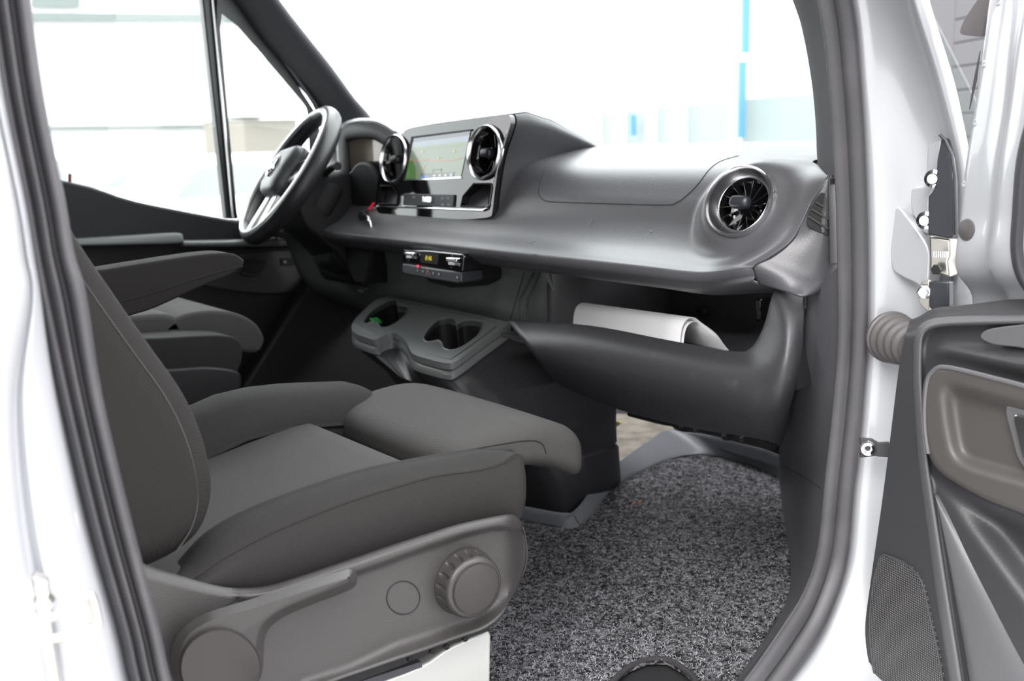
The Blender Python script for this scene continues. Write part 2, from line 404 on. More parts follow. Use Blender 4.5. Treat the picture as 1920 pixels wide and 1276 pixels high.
tube('seam', [p+Vector((0, .0045, 0)) for p in cr([U(lerp(a, c, .52), lerp(b, d, .52), Y=.80) for a, b, c, d in SE], 6)], .0013, M['seam'], bpy.data.objects['trim_2'])
# painted jamb in front of the seal
JS = [(1335, -600, 1450, -700), (1455, -410, 1575, -440), (1545, -200, 1660, -200), (1598, 0, 1712, 0), (1614, 160, 1762, 160), (1623, 320, 1800, 320), (1627, 480, 1798, 480), (1625, 640, 1795, 640), (1614, 790, 1780, 800),
      (1600, 925, 1765, 960), (1588, 1056, 1740, 1110), (1556, 1155, 1700, 1220), (1524, 1216, 1660, 1300), (1479, 1276, 1600, 1380), (1425, 1345, 1540, 1450)]
rows = []
for a, b, c, d in JS:
    A = U(a-3, b, Y=.808); E2 = U(c, d, Y=.70); B1 = U(a+9, b+(4 if b > 900 else 0), Y=.798)
    k_ = sm(380, 520, b)
    rows.append([A, B1, B1+Vector((.006, -.012, 0)), B1.lerp(E2, .45)+Vector((.018, 0, 0)), B1.lerp(E2, .8)+Vector((.015, 0, 0)), E2, E2+(Vector((.012, -.006, 0))).lerp(Vector((.02, -.025, 0)), k_),
                 E2+Vector((.05, .01, 0)).lerp(Vector((.12, -.04, 0)), k_), E2+Vector((.10, .06, 0)).lerp(Vector((.55, -.03, 0)), k_)])
S(surf('wall_front_right_pillar', rows, M['silver'], nu=6, nv=6, sol=.002))
JR = bpy.data.objects['wall_front_right_pillar']; JR.name = 'wall_right_front'
SURF['jamb'] = SURF['wall_front_right_pillar']
# door sill under the opening
S(prism('trim_3', [Vector((.2, .72, .83)), Vector((1.1, .72, .80)), Vector((1.1, .86, .80)), Vector((.2, .86, .83))], (0, 0, -.25), M['silver'], bev=.01))
# passenger A pillar inner cover (cloth) and lower strip
rows = []
for y, l, r_ in [(-560, 1150, 1290), (-380, 1290, 1410), (-200, 1395, 1500), (0, 1478, 1545), (70, 1500, 1556), (160, 1517, 1562), (230, 1524, 1567), (300, 1527, 1571), (345, 1535, 1573)]:
    A = U(l, y, X=1.28); B = U(r_, y, Y=.835)
    rows.append([A+Vector((.06, .03, 0)), A+Vector((.01, 0, 0)), A.lerp(B, .3)+Vector((-.012, -.004, 0)), A.lerp(B, .7)+Vector((-.01, -.006, 0)), B])
S(surf('trim_4', rows, M['liner'], nu=5, nv=6, sol=.004))
o = S(prism('trim_5', [U(1554, 333, Y=.845), U(1573, 331, Y=.845), U(1574, 494, Y=.845), U(1556, 497, Y=.845)], (.02, .012, 0), M['dash'], bev=.002))
# side trim of the footwell
KP = [((1510, 553), dict(X=1.19), (1574, 497)), ((1506, 640), dict(Y=.90), (1576, 600)), ((1502, 700), dict(Y=.92), (1575, 690)), ((1484, 757), dict(Y=.97), (1568, 760)),
      ((1463, 832), dict(Y=1.08), (1560, 850)), ((1461, 900), dict(Z=.87), (1552, 910)), ((1470, 970), dict(Z=.83), (1546, 970)), ((1482, 1050), dict(Z=.81), (1538, 1037)),
      ((1479, 1110), dict(Z=.80), (1512, 1116)), ((1456, 1165), dict(Z=.80), (1484, 1166)), ((1415, 1225), dict(Z=.80), (1446, 1222)), ((1378, 1280), dict(Z=.80), (1402, 1278))]
rows = []
for p, k, q in KP:
    A = U(*p, **k); B = U(*q, Y=.82); md = A.lerp(B, .5)+Vector((-.0, .0, 0)); v = (B-A); v.z = 0
    rows.append([A+Vector((.12, .05, -.01)), A, A.lerp(B, .3)+Vector((-.004, -.006, 0)), A.lerp(B, .7)+Vector((-.004, -.004, 0)), B])
S(surf('wall_right_footwell', rows, M['kick'], nu=5, nv=5, sol=.004))
KW = bpy.data.objects['wall_right_footwell']
tube('seam', on('wall_right_footwell', [(1465+i*7.5, 872+i*3.2+i*i*.12) for i in range(11)], -.0002), .0009, M['seam'], KW, n=6)
# left wall of the cab, windscreen, A pillar on the driver's side
PA = [(430, 0), (590, 210)]
rows = []
for (l, r_, y) in [(330, 440, -120), (428, 524, 0), (470, 570, 60), (520, 618, 120), (575, 662, 180), (600, 702, 232), (612, 712, 300)]:
    A = U(l, y, Y=2.62); B = U(r_, y, Y=2.50)
    rows.append([A, A.lerp(B, .25)+Vector((-.01, -.02, 0)), A.lerp(B, .7)+Vector((-.01, -.03, 0)), B, B+Vector((.03, .06, 0))])
S(surf('trim_6', rows, M['kick'], nu=5, nv=6, sol=.01))
def win(name, P, depth, matl, bev=0, **k): return S(prism(name, P, depth, matl, bev=bev, **k))
win('window_3', [Vector((1.80, .95, 1.50)), Vector((1.80, 2.52, 1.50)), Vector((1.13, 2.45, 2.2)), Vector((1.13, 1.0, 2.2))], (.004, 0, .004), M['glass'])
WINS = bpy.data.objects['window_3']

# ---- driver's door (door_1): panel, frame, panes
D1 = thing('door_1', (.9, 2.6, ZF), kind='structure')
DY = 2.58
PD = Plane((0, DY, 0), (0, -1, 0))
def cx(P, n=4): return cr([Vector((a, b, 0)) for a, b in P], n)
belt = [(-.1, 1.56), (.4, 1.535), (.715, 1.473), (.864, 1.42), (1.089, 1.362), (1.14, 1.353), (1.33, 1.30), (1.52, 1.27)]
bl = [Vector((p.x, DY, p.y)) for p in cr([Vector((a, b, 0)) for a, b in belt], 4)]
prism('door_panel', bl + [Vector((1.52, DY, .78)), Vector((-.1, DY, .78))], (0, .06, 0), M['dark'], D1, bev=.006)
rows = []
for (a, b) in zip([(60, 462), (150, 460), (250, 458), (330, 456), (345, 452)], [(60, 452), (150, 448), (250, 442), (330, 438), (343, 444)]):
    rows.append([U(*a, Y=DY-.055), U(*b, Y=DY-.05), U(b[0], b[1]-1, Y=DY-.03), U(b[0], b[1]-3, Y=DY+.01)])
surf('armrest_top', rows, M['cup'], D1, nu=3, nv=4, sol=.012)
prism('door_ledge', PD.pts([(343, 452), (420, 451), (500, 449), (560, 444), (590, 442), (600, 450), (590, 461), (420, 462), (343, 462)], .05), (0, .05, 0), M['cup'], D1, bev=.006)
prism('window_switch', PD.pts([(515, 438), (560, 437), (562, 446), (518, 448)], .056), (0, .01, 0), M['chrome'], D1, bev=.002)
ins = [(330, 475), (420, 474), (520, 468), (572, 468), (588, 480), (585, 510), (570, 535), (545, 548), (500, 551), (440, 546), (380, 535), (330, 520)]
prism('door_insert', PD.pts([(p.x, p.y) for p in cr([Vector((a, b, 0)) for a, b in ins], 4, True)], .012), (0, .012, 0), M['dash2'], D1, bev=.004)
tube('insert_rim', cr(PD.pts([(330, 474), (420, 472), (520, 466), (566, 465), (584, 470)], .016), 6), .003, M['trim'], D1, n=8)
prism('door_handle_recess', PD.pts([(455, 486), (500, 486), (498, 500), (488, 514), (455, 516)], .016), (0, .004, 0), M['seam'], D1, bev=.002)
tube('door_handle', cr(PD.pts([(452, 512), (470, 515), (490, 513)], .024), 4), .005, M['dash2'], D1, n=8)
prism('door_badge', PD.pts([(526, 484), (568, 484), (568, 497), (528, 498)], .016), (0, .004, 0), M['dark'], D1, bev=.001)
lathe('lock_button', PD.at(534, 491, .02), (0, -1, 0), [(.0001, .002), (.003, .002), (.004, 0)], M['icon'], D1, seg=16)
tube('lock_pin', [PD.at(131, 345, -.02), PD.at(131, 326, -.02)], .0035, M['red'], D1, n=10)
# frame: divider bar, quarter window frame
FR = mat('black_window_frame', (.035, .038, .038), .35)
for P_, nm in [([(380, 0), (366, -120), (392, -120), (409, 0), (446, 410), (425, 410)], 'window_divider')]:
    prism(nm, PD.pts(P_, -.03), (0, .03, 0), FR, D1, bev=.004)
tube('divider_strip', PD.pts([(386, -120), (399, 0), (437, 408)], -.022), .003, M['chrome'], D1, n=8)
q_out = [(398, 2), (410, -4), (440, -8), (470, 24), (590, 208), (600, 240), (600, 420), (445, 416)]
q_in = [(408, 36), (412, 28), (420, 26), (432, 34), (560, 183), (572, 200), (577, 220), (582, 340), (584, 425), (447, 412)]
qi = cr([Vector((a, b, 0)) for a, b in q_in], 4, True); qo = resample(cr([Vector((a, b, 0)) for a, b in q_out], 4, True)+[Vector((398, 2, 0))], len(qi)+1)[:-1]
def ringf(P, Q, d0, d1, pl):
    A = [pl.at(p.x, p.y, d0) for p in Q]; B = [pl.at(p.x, p.y, d0) for p in P]; C = [pl.at(p.x, p.y, d1) for p in P]; D = [pl.at(p.x, p.y, d1) for p in Q]
    R = [A, B, C, D, A]; return grid_vf(R, True)
# match start points of both loops by angle
def byang(P, c, n=64):
    out = []
    for i in range(n):
        a = 2*PI*i/n; dx, dy = math.cos(a), math.sin(a); best = 0
        for p, q in zip(P, P[1:]+P[:1]):
            ex, ey = q.x-p.x, q.y-p.y; den = dx*ey-dy*ex
            if abs(den) < 1e-9: continue
            t = ((p.x-c[0])*ey-(p.y-c[1])*ex)/den; s = ((p.x-c[0])*dy-(p.y-c[1])*dx)/den
            if t > 0 and -1e-6 <= s <= 1+1e-6: best = max(best, t)
        out.append(Vector((c[0]+dx*best, c[1]+dy*best, 0)))
    return out
cc = (490, 270); V, Fc = ringf(byang(qi, cc), byang([Vector((a, b, 0)) for a, b in q_out], cc), -.02, -.045, PD)
mk('quarter_window_frame', V, Fc, FR, D1)
tube('pillar_trim_line', PD.pts([(436, -10), (470, 28), (592, 196), (606, 240)], -.01), .004, M['strip'], D1, n=8)
G1 = win('window_1', PD.pts([(-80, 480), (-80, -240), (372, -140), (384, 0), (428, 425), (250, 400)], -.035), (0, .004, 0), M['glass'])
G2 = win('window_2', [PD.at(p.x, p.y, -.035) for p in qi], (0, .004, 0), M['glass'])
S(box('wall_left', (-.1, 2.66, 1.5), (.9, .04, 1.45), M['headl']))
# driver side footwell wall
S(prism('wall_left_footwell', [U(635, 470, Y=2.52), U(560, 560, Y=2.5), U(450, 735, Y=2.45), U(500, 900, Y=2.45), U(900, 900, Y=2.45), U(900, 450, Y=2.5)], (0, .05, 0), M['dark'], bev=.01))

# ================================================================== DASHBOARD
DB = thing('dashboard', (1.3, 1.7, 1.0), 'wide grey moulded dashboard with round vents and open shelf above the footwell', 'dashboard')
prof = [(1.80, 1.505), (1.6, 1.527), (1.45, 1.527), (1.34, 1.512), (1.264, 1.493), (1.222, 1.45), (1.196, 1.408), (1.165, 1.378), (1.128, 1.360), (1.118, 1.352), (1.125, 1.336), (1.17, 1.316), (1.32, 1.31)]
edge = [Vector((1.62, .98, 1.495)), Vector((1.5, .95, 1.503)), Vector((1.40, .93, 1.506)), U(1528, 300, X=1.28), U(1553, 326, X=1.212), U(1520, 380, X=1.19), U(1502, 418, X=1.175), U(1478, 454, X=1.155), U(1418, 496, X=1.128), U(1410, 500, X=1.12),
        U(1414, 516, X=1.125), U(1424, 534, X=1.14), Vector((1.3, .92, 1.31))]
rows = []
for i, (x, z) in enumerate(prof):
    e_ = edge[i]; row = [Vector((x, y, z)) for y in (2.56, 2.3, 2.0, 1.75, 1.5, 1.3, 1.14, 1.03)]
    row.append(row[-1].lerp(e_, .72)+Vector((-.006, 0, .0))); row.append(e_); rows.append(row)
VC = U(1383, 375, X=1.174); VN = Vector((-.90, -.15, .38)).normalized(); VR = .0515
R = smoothrows(rows, 22, 11); V, Fc = grid_vf(R)
for i, p in enumerate(V):
    q = p-VC; h = q.dot(VN); rho = (q-VN*h).length
    if abs(h) < .10 and rho < VR*2.1:
        k = (1-sm(VR*1.05, VR*2.1, rho))*(1-sm(.05, .10, abs(h))); V[i] = p+VN*((-.007-h)*k)
Fc = [f for f in Fc if not (min(((V[i]-VC)-VN*(V[i]-VC).dot(VN)).length for i in f) < VR*.92 and abs((V[f[0]]-VC).dot(VN)) < .06)]
Fc = orient(V, Fc); SURF['upper_panel'] = BVHTree.FromPolygons(V, Fc); mk('upper_panel', V, Fc, M['dash'], DB, sol=.004, off=-1)
def seam(P, nm='upper_panel', par=DB, r=.0009, n=6, m='seam', name='seam'):
    q = cr([Vector((a, b, 0)) for a, b in P], n); tube(name, on(nm, [(p.x, p.y) for p in q]), r, M[m], par, n=6)
seam([(1062, 288), (1040, 298), (1023, 318), (1012, 345), (1010, 362), (1016, 372), (1035, 378), (1120, 381), (1245, 384), (1268, 380), (1288, 366), (1308, 346), (1330, 318), (1352, 302), (1385, 292)], name='airbag_seam')
# end cap with side vent
Lc = [(1553, 326), (1519, 383), (1501, 420), (1477, 457), (1446, 481), (1412, 500), (1424, 534)]
Rc = [(1556, 328), (1556, 370), (1556, 420), (1556, 480), (1549, 521), (1532, 538), (1510, 554)]
xl = [1.212, 1.192, 1.177, 1.157, 1.14, 1.124, 1.14]
rows = []
for a, b, x in zip(Lc, Rc, xl):
    A = U(*a, X=x); B = U(*b, Y=.855); Mi = A.lerp(B, .5)+Vector((-.004, -.006, 0)); rows.append([A, Mi, B, B+Vector((.06, .01, 0))])
surf('end_cap', rows, M['dash'], DB, nu=6, nv=5, sol=.003)
EC = bpy.data.objects['end_cap']
tube('seam', [p for p in on('end_cap', [(p.x+1.5, p.y+1) for p in cr([Vector((a, b, 0)) for a, b in Lc], 6)], -.0004)], .0012, M['seam'], EC, n=6)
vo = [(1537, 364), (1545, 362), (1552, 372), (1553, 400), (1553, 436), (1549, 441), (1540, 438), (1517, 425), (1514, 415), (1516, 400), (1524, 382)]
pc = on('end_cap', [(1535, 405)])[0]; PE = Plane(pc, (-.75, -.62, .12))
prism('side_vent', PE.pts([(p.x, p.y) for p in cr([Vector((a, b, 0)) for a, b in vo], 4, True)], .003), (.006, .006, 0), M['seam'], EC, bev=.0008)
for a, b in [((1530, 379), (1553, 392)), ((1522, 392), (1553, 411)), ((1515, 405), (1553, 429))]:
    tube('vent_slat', PE.pts([a, b], .005), .0014, M['trim'], EC, n=6)

# round air vents
def air_vent(c, n, R, parent, rot=0, thin=False):
    x, y, z = frame(n); c = Vector(c)
    v = lathe('air_vent', c, n, [(R*1.02, -.007 if thin else -.03), (R*1.03, -.004), (R*1.0, .002), (R*.965, .004), (R*.935, .002), (R*.90, -.003), (R*.83, -.014), (R*.77, -.018), (R*.755, -.017), (R*.745, -.021), (R*.745, -.045)], M['chrome'], parent, seg=56)
    if thin: v.data.materials.append(M['gloss'])
    if thin:
        for p in v.data.polygons:
            q = (v.data.vertices[p.vertices[0]].co+Vector(root(parent).location)-c); q = q-z*q.dot(z)
            r2 = max(((v.data.vertices[k].co+Vector(root(parent).location)-c)-z*(v.data.vertices[k].co+Vector(root(parent).location)-c).dot(z)).length for k in p.vertices)
            if r2 < R*.91: p.material_index = 1
    lathe('vent_cup', c, n, [(R*.75, -.02), (R*.74, -.05), (.0001, -.055)], M['gloss'], v, seg=40)
    for k in range(14):
        a = rot + 2*PI*k/14; dr = x*math.cos(a)+y*math.sin(a); tn = -x*math.sin(a)+y*math.cos(a)
        P = [c+dr*R*.26-z*.026, c+dr*R*.715-z*.022+tn*.003, c+dr*R*.715-z*.034-tn*.003, c+dr*R*.26-z*.040]
        prism('vane', P, tn*.0012, M['gloss'], v, bev=.0003)
    lathe('vent_hub', c, n, [(R*.28, -.046), (R*.28, -.028), (R*.2, -.016), (.0001, -.014)], M['gloss'], v, seg=32)
    V, Fc = pad_vf((R*.62, R*.36, .018), R*.15, 8, lambda p: c+x*p.x+y*p.y+z*(p.z-.008))
    kn = mk('vent_knob', V, Fc, M['bracket'], v, auto=60)
    return v
air_vent(VC, VN, VR, DB)

# display panel
PP = Plane((1.185, 1.8, 1.40), (-.985, 0, .17))
def rnd(P, n=3, closed=True): return [(p.x, p.y) for p in cr([Vector((a, b, 0)) for a, b in P], n, closed)]
po = [(754, 250), (764, 241), (807, 232), (857, 225), (944, 214), (953, 215), (957, 222), (956, 238), (938, 296), (928, 355), (923, 398), (918, 406), (900, 409), (862, 411), (793, 406), (724, 402), (708, 396),
      (705, 380), (707, 345), (713, 325), (711, 305), (718, 280), (735, 258), (746, 250)]
def rnd(P, n=3, closed=True): return [(p.x, p.y) for p in cr([Vector((a, b, 0)) for a, b in P], n, closed)]
front = PP.pts(rnd(po), 0)
def circ(px, py, r):
    c = PP.at(px, py); x, y, z = frame(PP.n); return [c+(x*math.cos(a)+y*math.sin(a))*r for a in [2*PI*i/40 for i in range(40)]]
PK1 = [(888, 344), (919, 344), (921, 350), (915, 388), (864, 387), (868, 368)]; PK2 = [(714, 348), (735, 348), (746, 365), (744, 382), (709, 381)]
DP = holed(front, [circ(907, 285, .046), circ(737, 297, .0455), PP.pts(PK1), PP.pts(PK2)], (.014, 0, 0), 'display_panel', M['gloss'], DB, lip=.0015)
cen = sum(front, Vector())/len(front)
R0 = [p+Vector((.012, 0, 0))+(p-cen)*.01 for p in front]
R1 = [p+Vector((.035, 0, 0))+(p-cen)*.035 for p in front]
R2 = [Vector((p.x+.10, cen.y+(p.y-cen.y)*1.0, cen.z+(p.z-cen.z)*(.88 if p.z > cen.z else 1.0))) for p in front]
R3 = [Vector((p.x+.22, cen.y+(p.y-cen.y)*.95, cen.z+(p.z-cen.z)*(.38 if p.z > cen.z else .9))) for p in front]
V, Fc = grid_vf([R0, R1, R2, R3], True); mk('display_housing', V, Fc, M['dash2'], DB)
# screen with its map picture
scr = [(774, 259), (882, 245), (864, 332), (759, 336)]
def quadpt(Q, u, v):
    a = Vector((*Q[0], 0)).lerp(Vector((*Q[1], 0)), u); b = Vector((*Q[3], 0)).lerp(Vector((*Q[2], 0)), u); p = a.lerp(b, v); return p.x, p.y
def emi(name, c, s=.55): return mat(name, tuple(q*.3 for q in c), .12, emit=(c, s), coat=.6)
sm_ = [emi('map_land', (.17, .22, .15), 1.0), emi('map_sky', (.22, .27, .32), 1), emi('map_header', (.10, .105, .13), 1), emi('map_road_red', (.42, .14, .10), 1), emi('map_yellow', (.45, .38, .10), 1),  # land tone lightened and greyed to imitate reflections washing over the screen
       emi('map_buttons', (.10, .105, .105), 1), emi('map_blue', (.1, .2, .4), 1), emi('map_line', (.7, .75, .7), 1), emi('map_woods', (.07, .16, .05), 1)]
parts = []
def sq(u0, v0, u1, v1, m, d): parts.append((PP.pts([quadpt(scr, u0, v0), quadpt(scr, u1, v0), quadpt(scr, u1, v1), quadpt(scr, u0, v1)], d), [(0, 1, 2, 3)], m))
sq(0, 0, 1, 1, 0, .0012); sq(0, 0, 1, .1, 2, .0016)
nst = 8
for k in range(nst): sq(0, .1+.2*k/nst, 1, .1+.2*(k+1)/nst, 1 if k < 5 else 0, .0016)
parts.append((PP.pts([quadpt(scr, 0, .52), quadpt(scr, .07, .55), quadpt(scr, .15, .72), quadpt(scr, .2, 1), quadpt(scr, 0, 1)], .0016), [(0, 1, 2, 3, 4)], 8))
def road(P, w, m):
    for (a, b), (c2, d2) in zip(P, P[1:]):
        parts.append((PP.pts([quadpt(scr, a, b-w), quadpt(scr, c2, d2-w), quadpt(scr, c2, d2+w), quadpt(scr, a, b+w)], .002), [(0, 1, 2, 3)], m))
road([(0, .53), (.18, .57), (.35, .55), (.5, .6), (.75, .62), (.95, .58)], .009, 3); road([(.36, .55), (.3, .75), (.22, .9)], .008, 3)
for u, v in [(.22, .36), (.78, .42), (.52, .54)]: sq(u-.02, v-.02, u+.02, v+.02, 4, .0022)
sq(.27, .88, .86, .985, 5, .0022); sq(.27, .93, .42, .985, 6, .0024); sq(.46, .79, .62, .82, 5, .0022); sq(.46, .79, .47, .87, 5, .0022); sq(.61, .79, .62, .87, 5, .0022)
for k in range(4): sq(.5+k*.1, .92, .53+k*.1, .96, 7, .0026)
V, Fc, mi = join(parts)
o = mk('screen', V, Fc, sm_, DP, smooth=False, mi=mi)
prism('screen_bezel', PP.pts([(771, 256), (884, 242), (883, 245), (774, 259), (759, 336), (755, 338)], .0028), (.003, 0, 0), M['dark'], DP)
prism('screen_edge_strip', PP.pts([(757, 336), (864, 331), (864, 334), (757, 339)], .003), (.003, 0, 0), M['bright'], DP)
tube('bezel_highlight_strip', PP.pts([(953, 244), (947, 262), (935, 305), (925, 350)], .003), .0016, M['bright'], DP, n=8)
for P_ in ([(888, 344), (919, 344), (921, 350), (915, 388), (864, 387), (868, 368)], [(714, 348), (735, 348), (746, 365), (744, 382), (709, 381)]):
    q_ = PP.pts(P_, -.002); V, Fc = grid_vf([q_, [p+Vector((.045, 0, 0)) for p in q_]], True); Fc.append(tuple(range(len(q_), 2*len(q_)))); mk('storage_pocket', V, Fc, M['dark'], DP)
    V, Fc = tube('x', PP.pts(P_, .002), .0016, None, n=6, closed=True, build=False); mk('pocket_rim', V, Fc, M['dark'], DP)
prism('button_bar', PP.pts([(757, 363), (851, 365), (849, 388), (755, 384)], .004), (.006, 0, 0), M['bracket'], DP, bev=.001)
prism('start_button', PP.pts([(791, 368), (808, 369), (807, 380), (790, 379)], .009), (.006, 0, 0), M['bright'], DP, bev=.0015)
for u in [(773, 368), (827, 370), (838, 370), (827, 382), (838, 382)]:
    prism('bar_icon', PP.pts([u, (u[0]+5, u[1]), (u[0]+5, u[1]+3), (u[0], u[1]+3)], .0048), (.001, 0, 0), M['icon'], DP)
tube('chrome_strip', PP.pts([(706, 386), (730, 387), (800, 390), (905, 394), (912, 391), (915, 382)], .003), .0018, M['bright'], DP, n=8)
air_vent(PP.at(907, 285, .005), PP.n, .051, DB, .2, True)
air_vent(PP.at(737, 297, .005), PP.n, .0505, DB, .4, True)

# instrument hood and cluster
HO = [(642, 345), (637, 300), (636, 260), (643, 238), (662, 229), (684, 226), (708, 229), (733, 243), (752, 262), (762, 345)]
HI = [(657, 345), (653, 300), (651, 268), (656, 261), (672, 258), (690, 258), (706, 261), (724, 272), (738, 285), (746, 345)]
def hp(P, x): return [U(a, b, X=x) for a, b in P]
def hm(t, x): return [U(lerp(p[0], q[0], t), lerp(p[1], q[1], t), X=x) for p, q in zip(HO, HI)]
rows = [[p+Vector((0, (2.2-p.y)*.2, (1.44-p.z)*.25)) for p in hp(HO, 1.48)], hp(HO, 1.33), hp(HO, 1.225), hm(.2, 1.212), hm(.8, 1.212), hp(HI, 1.222), hp(HI, 1.25)]
surf('instrument_hood', rows, M['dash2'], DB, nu=5, nv=3, sol=.003)
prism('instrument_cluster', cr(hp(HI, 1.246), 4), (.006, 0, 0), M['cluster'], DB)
gb = [U(a, b, X=1.195) for a, b in rnd([(650, 420), (652, 335), (658, 318), (668, 306), (680, 303), (692, 308), (704, 326), (712, 350), (720, 420)], 4, False)]
prism('gauge_binnacle', gb, (.05, 0, 0), M['dark'], DB, bev=.006)
prism('gauge_needle', [U(690, 391, X=1.185), U(699, 379, X=1.185), U(701, 381, X=1.185), U(693, 393, X=1.185)], (.003, 0, 0), mat('red_gauge_needle', (.35, .01, .03), .4, emit=((1, .03, .08), .35)), DB)

# middle panel below the crease, from the shelf to the steering column
rows = [[Vector((1.20, y, 1.322)) for y in (1.455, 1.7, 2.0, 2.3, 2.5)], [Vector((1.215, y, 1.28)) for y in (1.455, 1.7, 2.0, 2.3, 2.5)], [Vector((1.245, y, 1.20)) for y in (1.455, 1.7, 2.0, 2.3, 2.5)], [Vector((1.30, y, 1.15)) for y in (1.455, 1.7, 2.0, 2.3, 2.5)], [Vector((1.42, y, 1.1)) for y in (1.455, 1.7, 2.0, 2.3, 2.5)]]
surf('centre_lower_panel', rows, M['cup'], DB, nu=5, nv=4, sol=.004)
tube('seam', on('centre_lower_panel', [(984-i*2.7, 508+i*9) for i in range(11)]), .0009, M['seam'], bpy.data.objects['centre_lower_panel'], n=6)
o = prism('silver_knee_panel', [U(a, b, X=1.21) for a, b in [(617, 486), (628, 495), (652, 503), (646, 522), (625, 515), (615, 508)]], (.01, 0, 0), M['cup'], DB, bev=.003)
for P_ in ([(648, 529), (663, 532), (662, 536), (648, 532)], [(673, 535), (686, 539), (685, 543), (672, 539)], [(670, 542), (680, 545), (679, 549), (669, 546)]):
    prism('switch', [U(a, b, X=1.22) for a, b in P_], (.006, 0, 0), M['cup'], DB, bev=.001)

# climate unit
CU = thing('climate_control_unit', U(810, 500, X=1.16), 'black climate control unit with silver toggles and amber clock digits under the display', 'control unit')
PC = Plane((1.098, 1.8, 1.3), (-.97, -.0, .22))
top = [(757, 468), (800, 469), (866, 476), (869, 482), (866, 509), (811, 501), (754, 492), (755, 472)]
prism('gloss_fascia', PC.pts(top), (.05, 0, 0), M['gloss'], CU, bev=.002)
bot = [(754, 493), (811, 502), (864, 510), (864, 529), (858, 532), (811, 524), (758, 514), (753, 508)]
prism('button_strip', PC.pts(bot, .002), (.05, 0, 0), M['bracket'], CU, bev=.003)
prism('unit_body', [PC.at(a, b, -.012) for a, b in [(790, 474), (866, 482), (862, 530), (840, 540), (800, 530), (788, 515)]], (.10, 0, -.005), M['dark'], CU, bev=.01)
for c0, s in [((766, 475), 1), ((846, 486), 1.25)]:
    a, b = c0
    t_ = prism('toggle_switch', PC.pts([(a-8*s, b-3*s), (a+8*s, b-1.5*s), (a+7*s, b+4.5*s), (a-8*s, b+3*s)], .012), (.01, 0, 0), M['bright'], CU, bev=.0015)
    prism('toggle_foot', PC.pts([(a-5*s, b+4*s), (a+6*s, b+5*s), (a+5*s, b+9*s), (a-4*s, b+8*s)], .006), (.006, 0, 0), M['chrome'], t_)
DI = prism('clock_display', PC.pts([(788, 472), (822, 476), (820, 496), (787, 491)], .001), (.002, 0, 0), M['seam'], CU)
xd = PC.at(820, 487, .0025)-PC.at(798, 484, .0025); V, Fc = text_vf('8:46', .013, PC.at(797, 487, .0022), xd, (.2, 0, 1)); mk('clock_digits', V, Fc, M['amber'], DI, smooth=False)
lathe('indicator_light', PC.at(784, 499, .003), (-1, 0, .2), [(.0001, .002), (.0025, .0015), (.0028, 0)], M['redlit'], CU, seg=12)
for a, b in [(783, 507), (792.5, 508.5), (812, 512), (823, 514), (857, 520)]:
    lathe('button_icon', PC.at(a, b, .003), (-1, 0, .2), [(.0001, .0008), (.0018, .0006), (.002, 0)], M['icon'], CU, seg=10)
V, Fc = tube('x', PC.pts([(802, 505), (805.5, 515), (799, 514)], .0035), .0006, None, n=6, closed=True, build=False); mk('hazard_icon', V, Fc, M['icon2'], CU)
for a, b in [(766, 488), (848, 478.5), (845.5, 501)]: lathe('fascia_dot', PC.at(a, b, .002), (-1, 0, .2), [(.0001, .0006), (.0012, 0)], M['icon'], CU, seg=8)

# open shelf and lower panel
G0 = [(955, 603), (1100, 614), (1250, 642), (1368, 663), (1406, 656), (1432, 615), (1457, 545), (1510, 555)]
G1_ = [(975, 632), (1105, 645), (1255, 672), (1375, 694), (1425, 688), (1462, 662), (1482, 620), (1508, 600)]
G2_ = [(998, 663), (1115, 692), (1262, 722), (1380, 745), (1430, 738), (1465, 722), (1487, 700), (1503, 680)]
G3_ = [(1025, 697), (1128, 730), (1268, 764), (1385, 786), (1430, 788), (1458, 780), (1475, 766), (1485, 750)]
G4_ = [(1054, 724), (1143, 762), (1274, 797), (1390, 817), (1420, 822), (1440, 827), (1452, 831), (1463, 836)]
XS = [1.125, 1.10, 1.095, 1.125, 1.20]; dxr = [0, 0, 0, 0, .005, .01, .025, .05]
rows = [[U(*p, X=x+d) for p, d in zip(g, dxr)] for g, x in zip([G0, G1_, G2_, G3_, G4_], XS)]
rows = [[p+Vector((.014, 0, -.022)) for p in rows[0]], [p+Vector((.010, 0, .000)) for p in rows[0]]]+rows+[[p+Vector((.05, .07, .02)) for p in rows[-1]]]
surf('shelf_front_panel', rows, M['scuff'], DB, nu=6, nv=5, sol=.004)
prism('shelf_floor', [Vector((1.13, 1.50, 1.205)), Vector((1.13, .93, 1.215)), Vector((1.22, .89, 1.215)), Vector((1.50, .95, 1.215)), Vector((1.50, 1.50, 1.205))], (0, 0, -.008), M['dash2'], DB)
prism('shelf_back', [Vector((1.46, 1.56, 1.19)), Vector((1.46, .93, 1.19)), Vector((1.46, .93, 1.33)), Vector((1.46, 1.56, 1.33))], (.01, 0, 0), M['dash2'], DB)
rows = [[Vector((1.21, 1.465, z)), Vector((1.225, 1.45, z)), Vector((1.30, 1.425, z-.01)), Vector((1.47, 1.40, z-.01))] for z in (1.20, 1.26, 1.335)]
surf('shelf_side', rows, M['dash2'], DB, nu=5, nv=3, sol=.004)
prism('shelf_side_wall', [Vector((1.17, .895, 1.2)), Vector((1.2, .90, 1.33)), Vector((1.47, .95, 1.33)), Vector((1.47, .95, 1.2))], (0, -.01, 0), M['dash2'], DB)
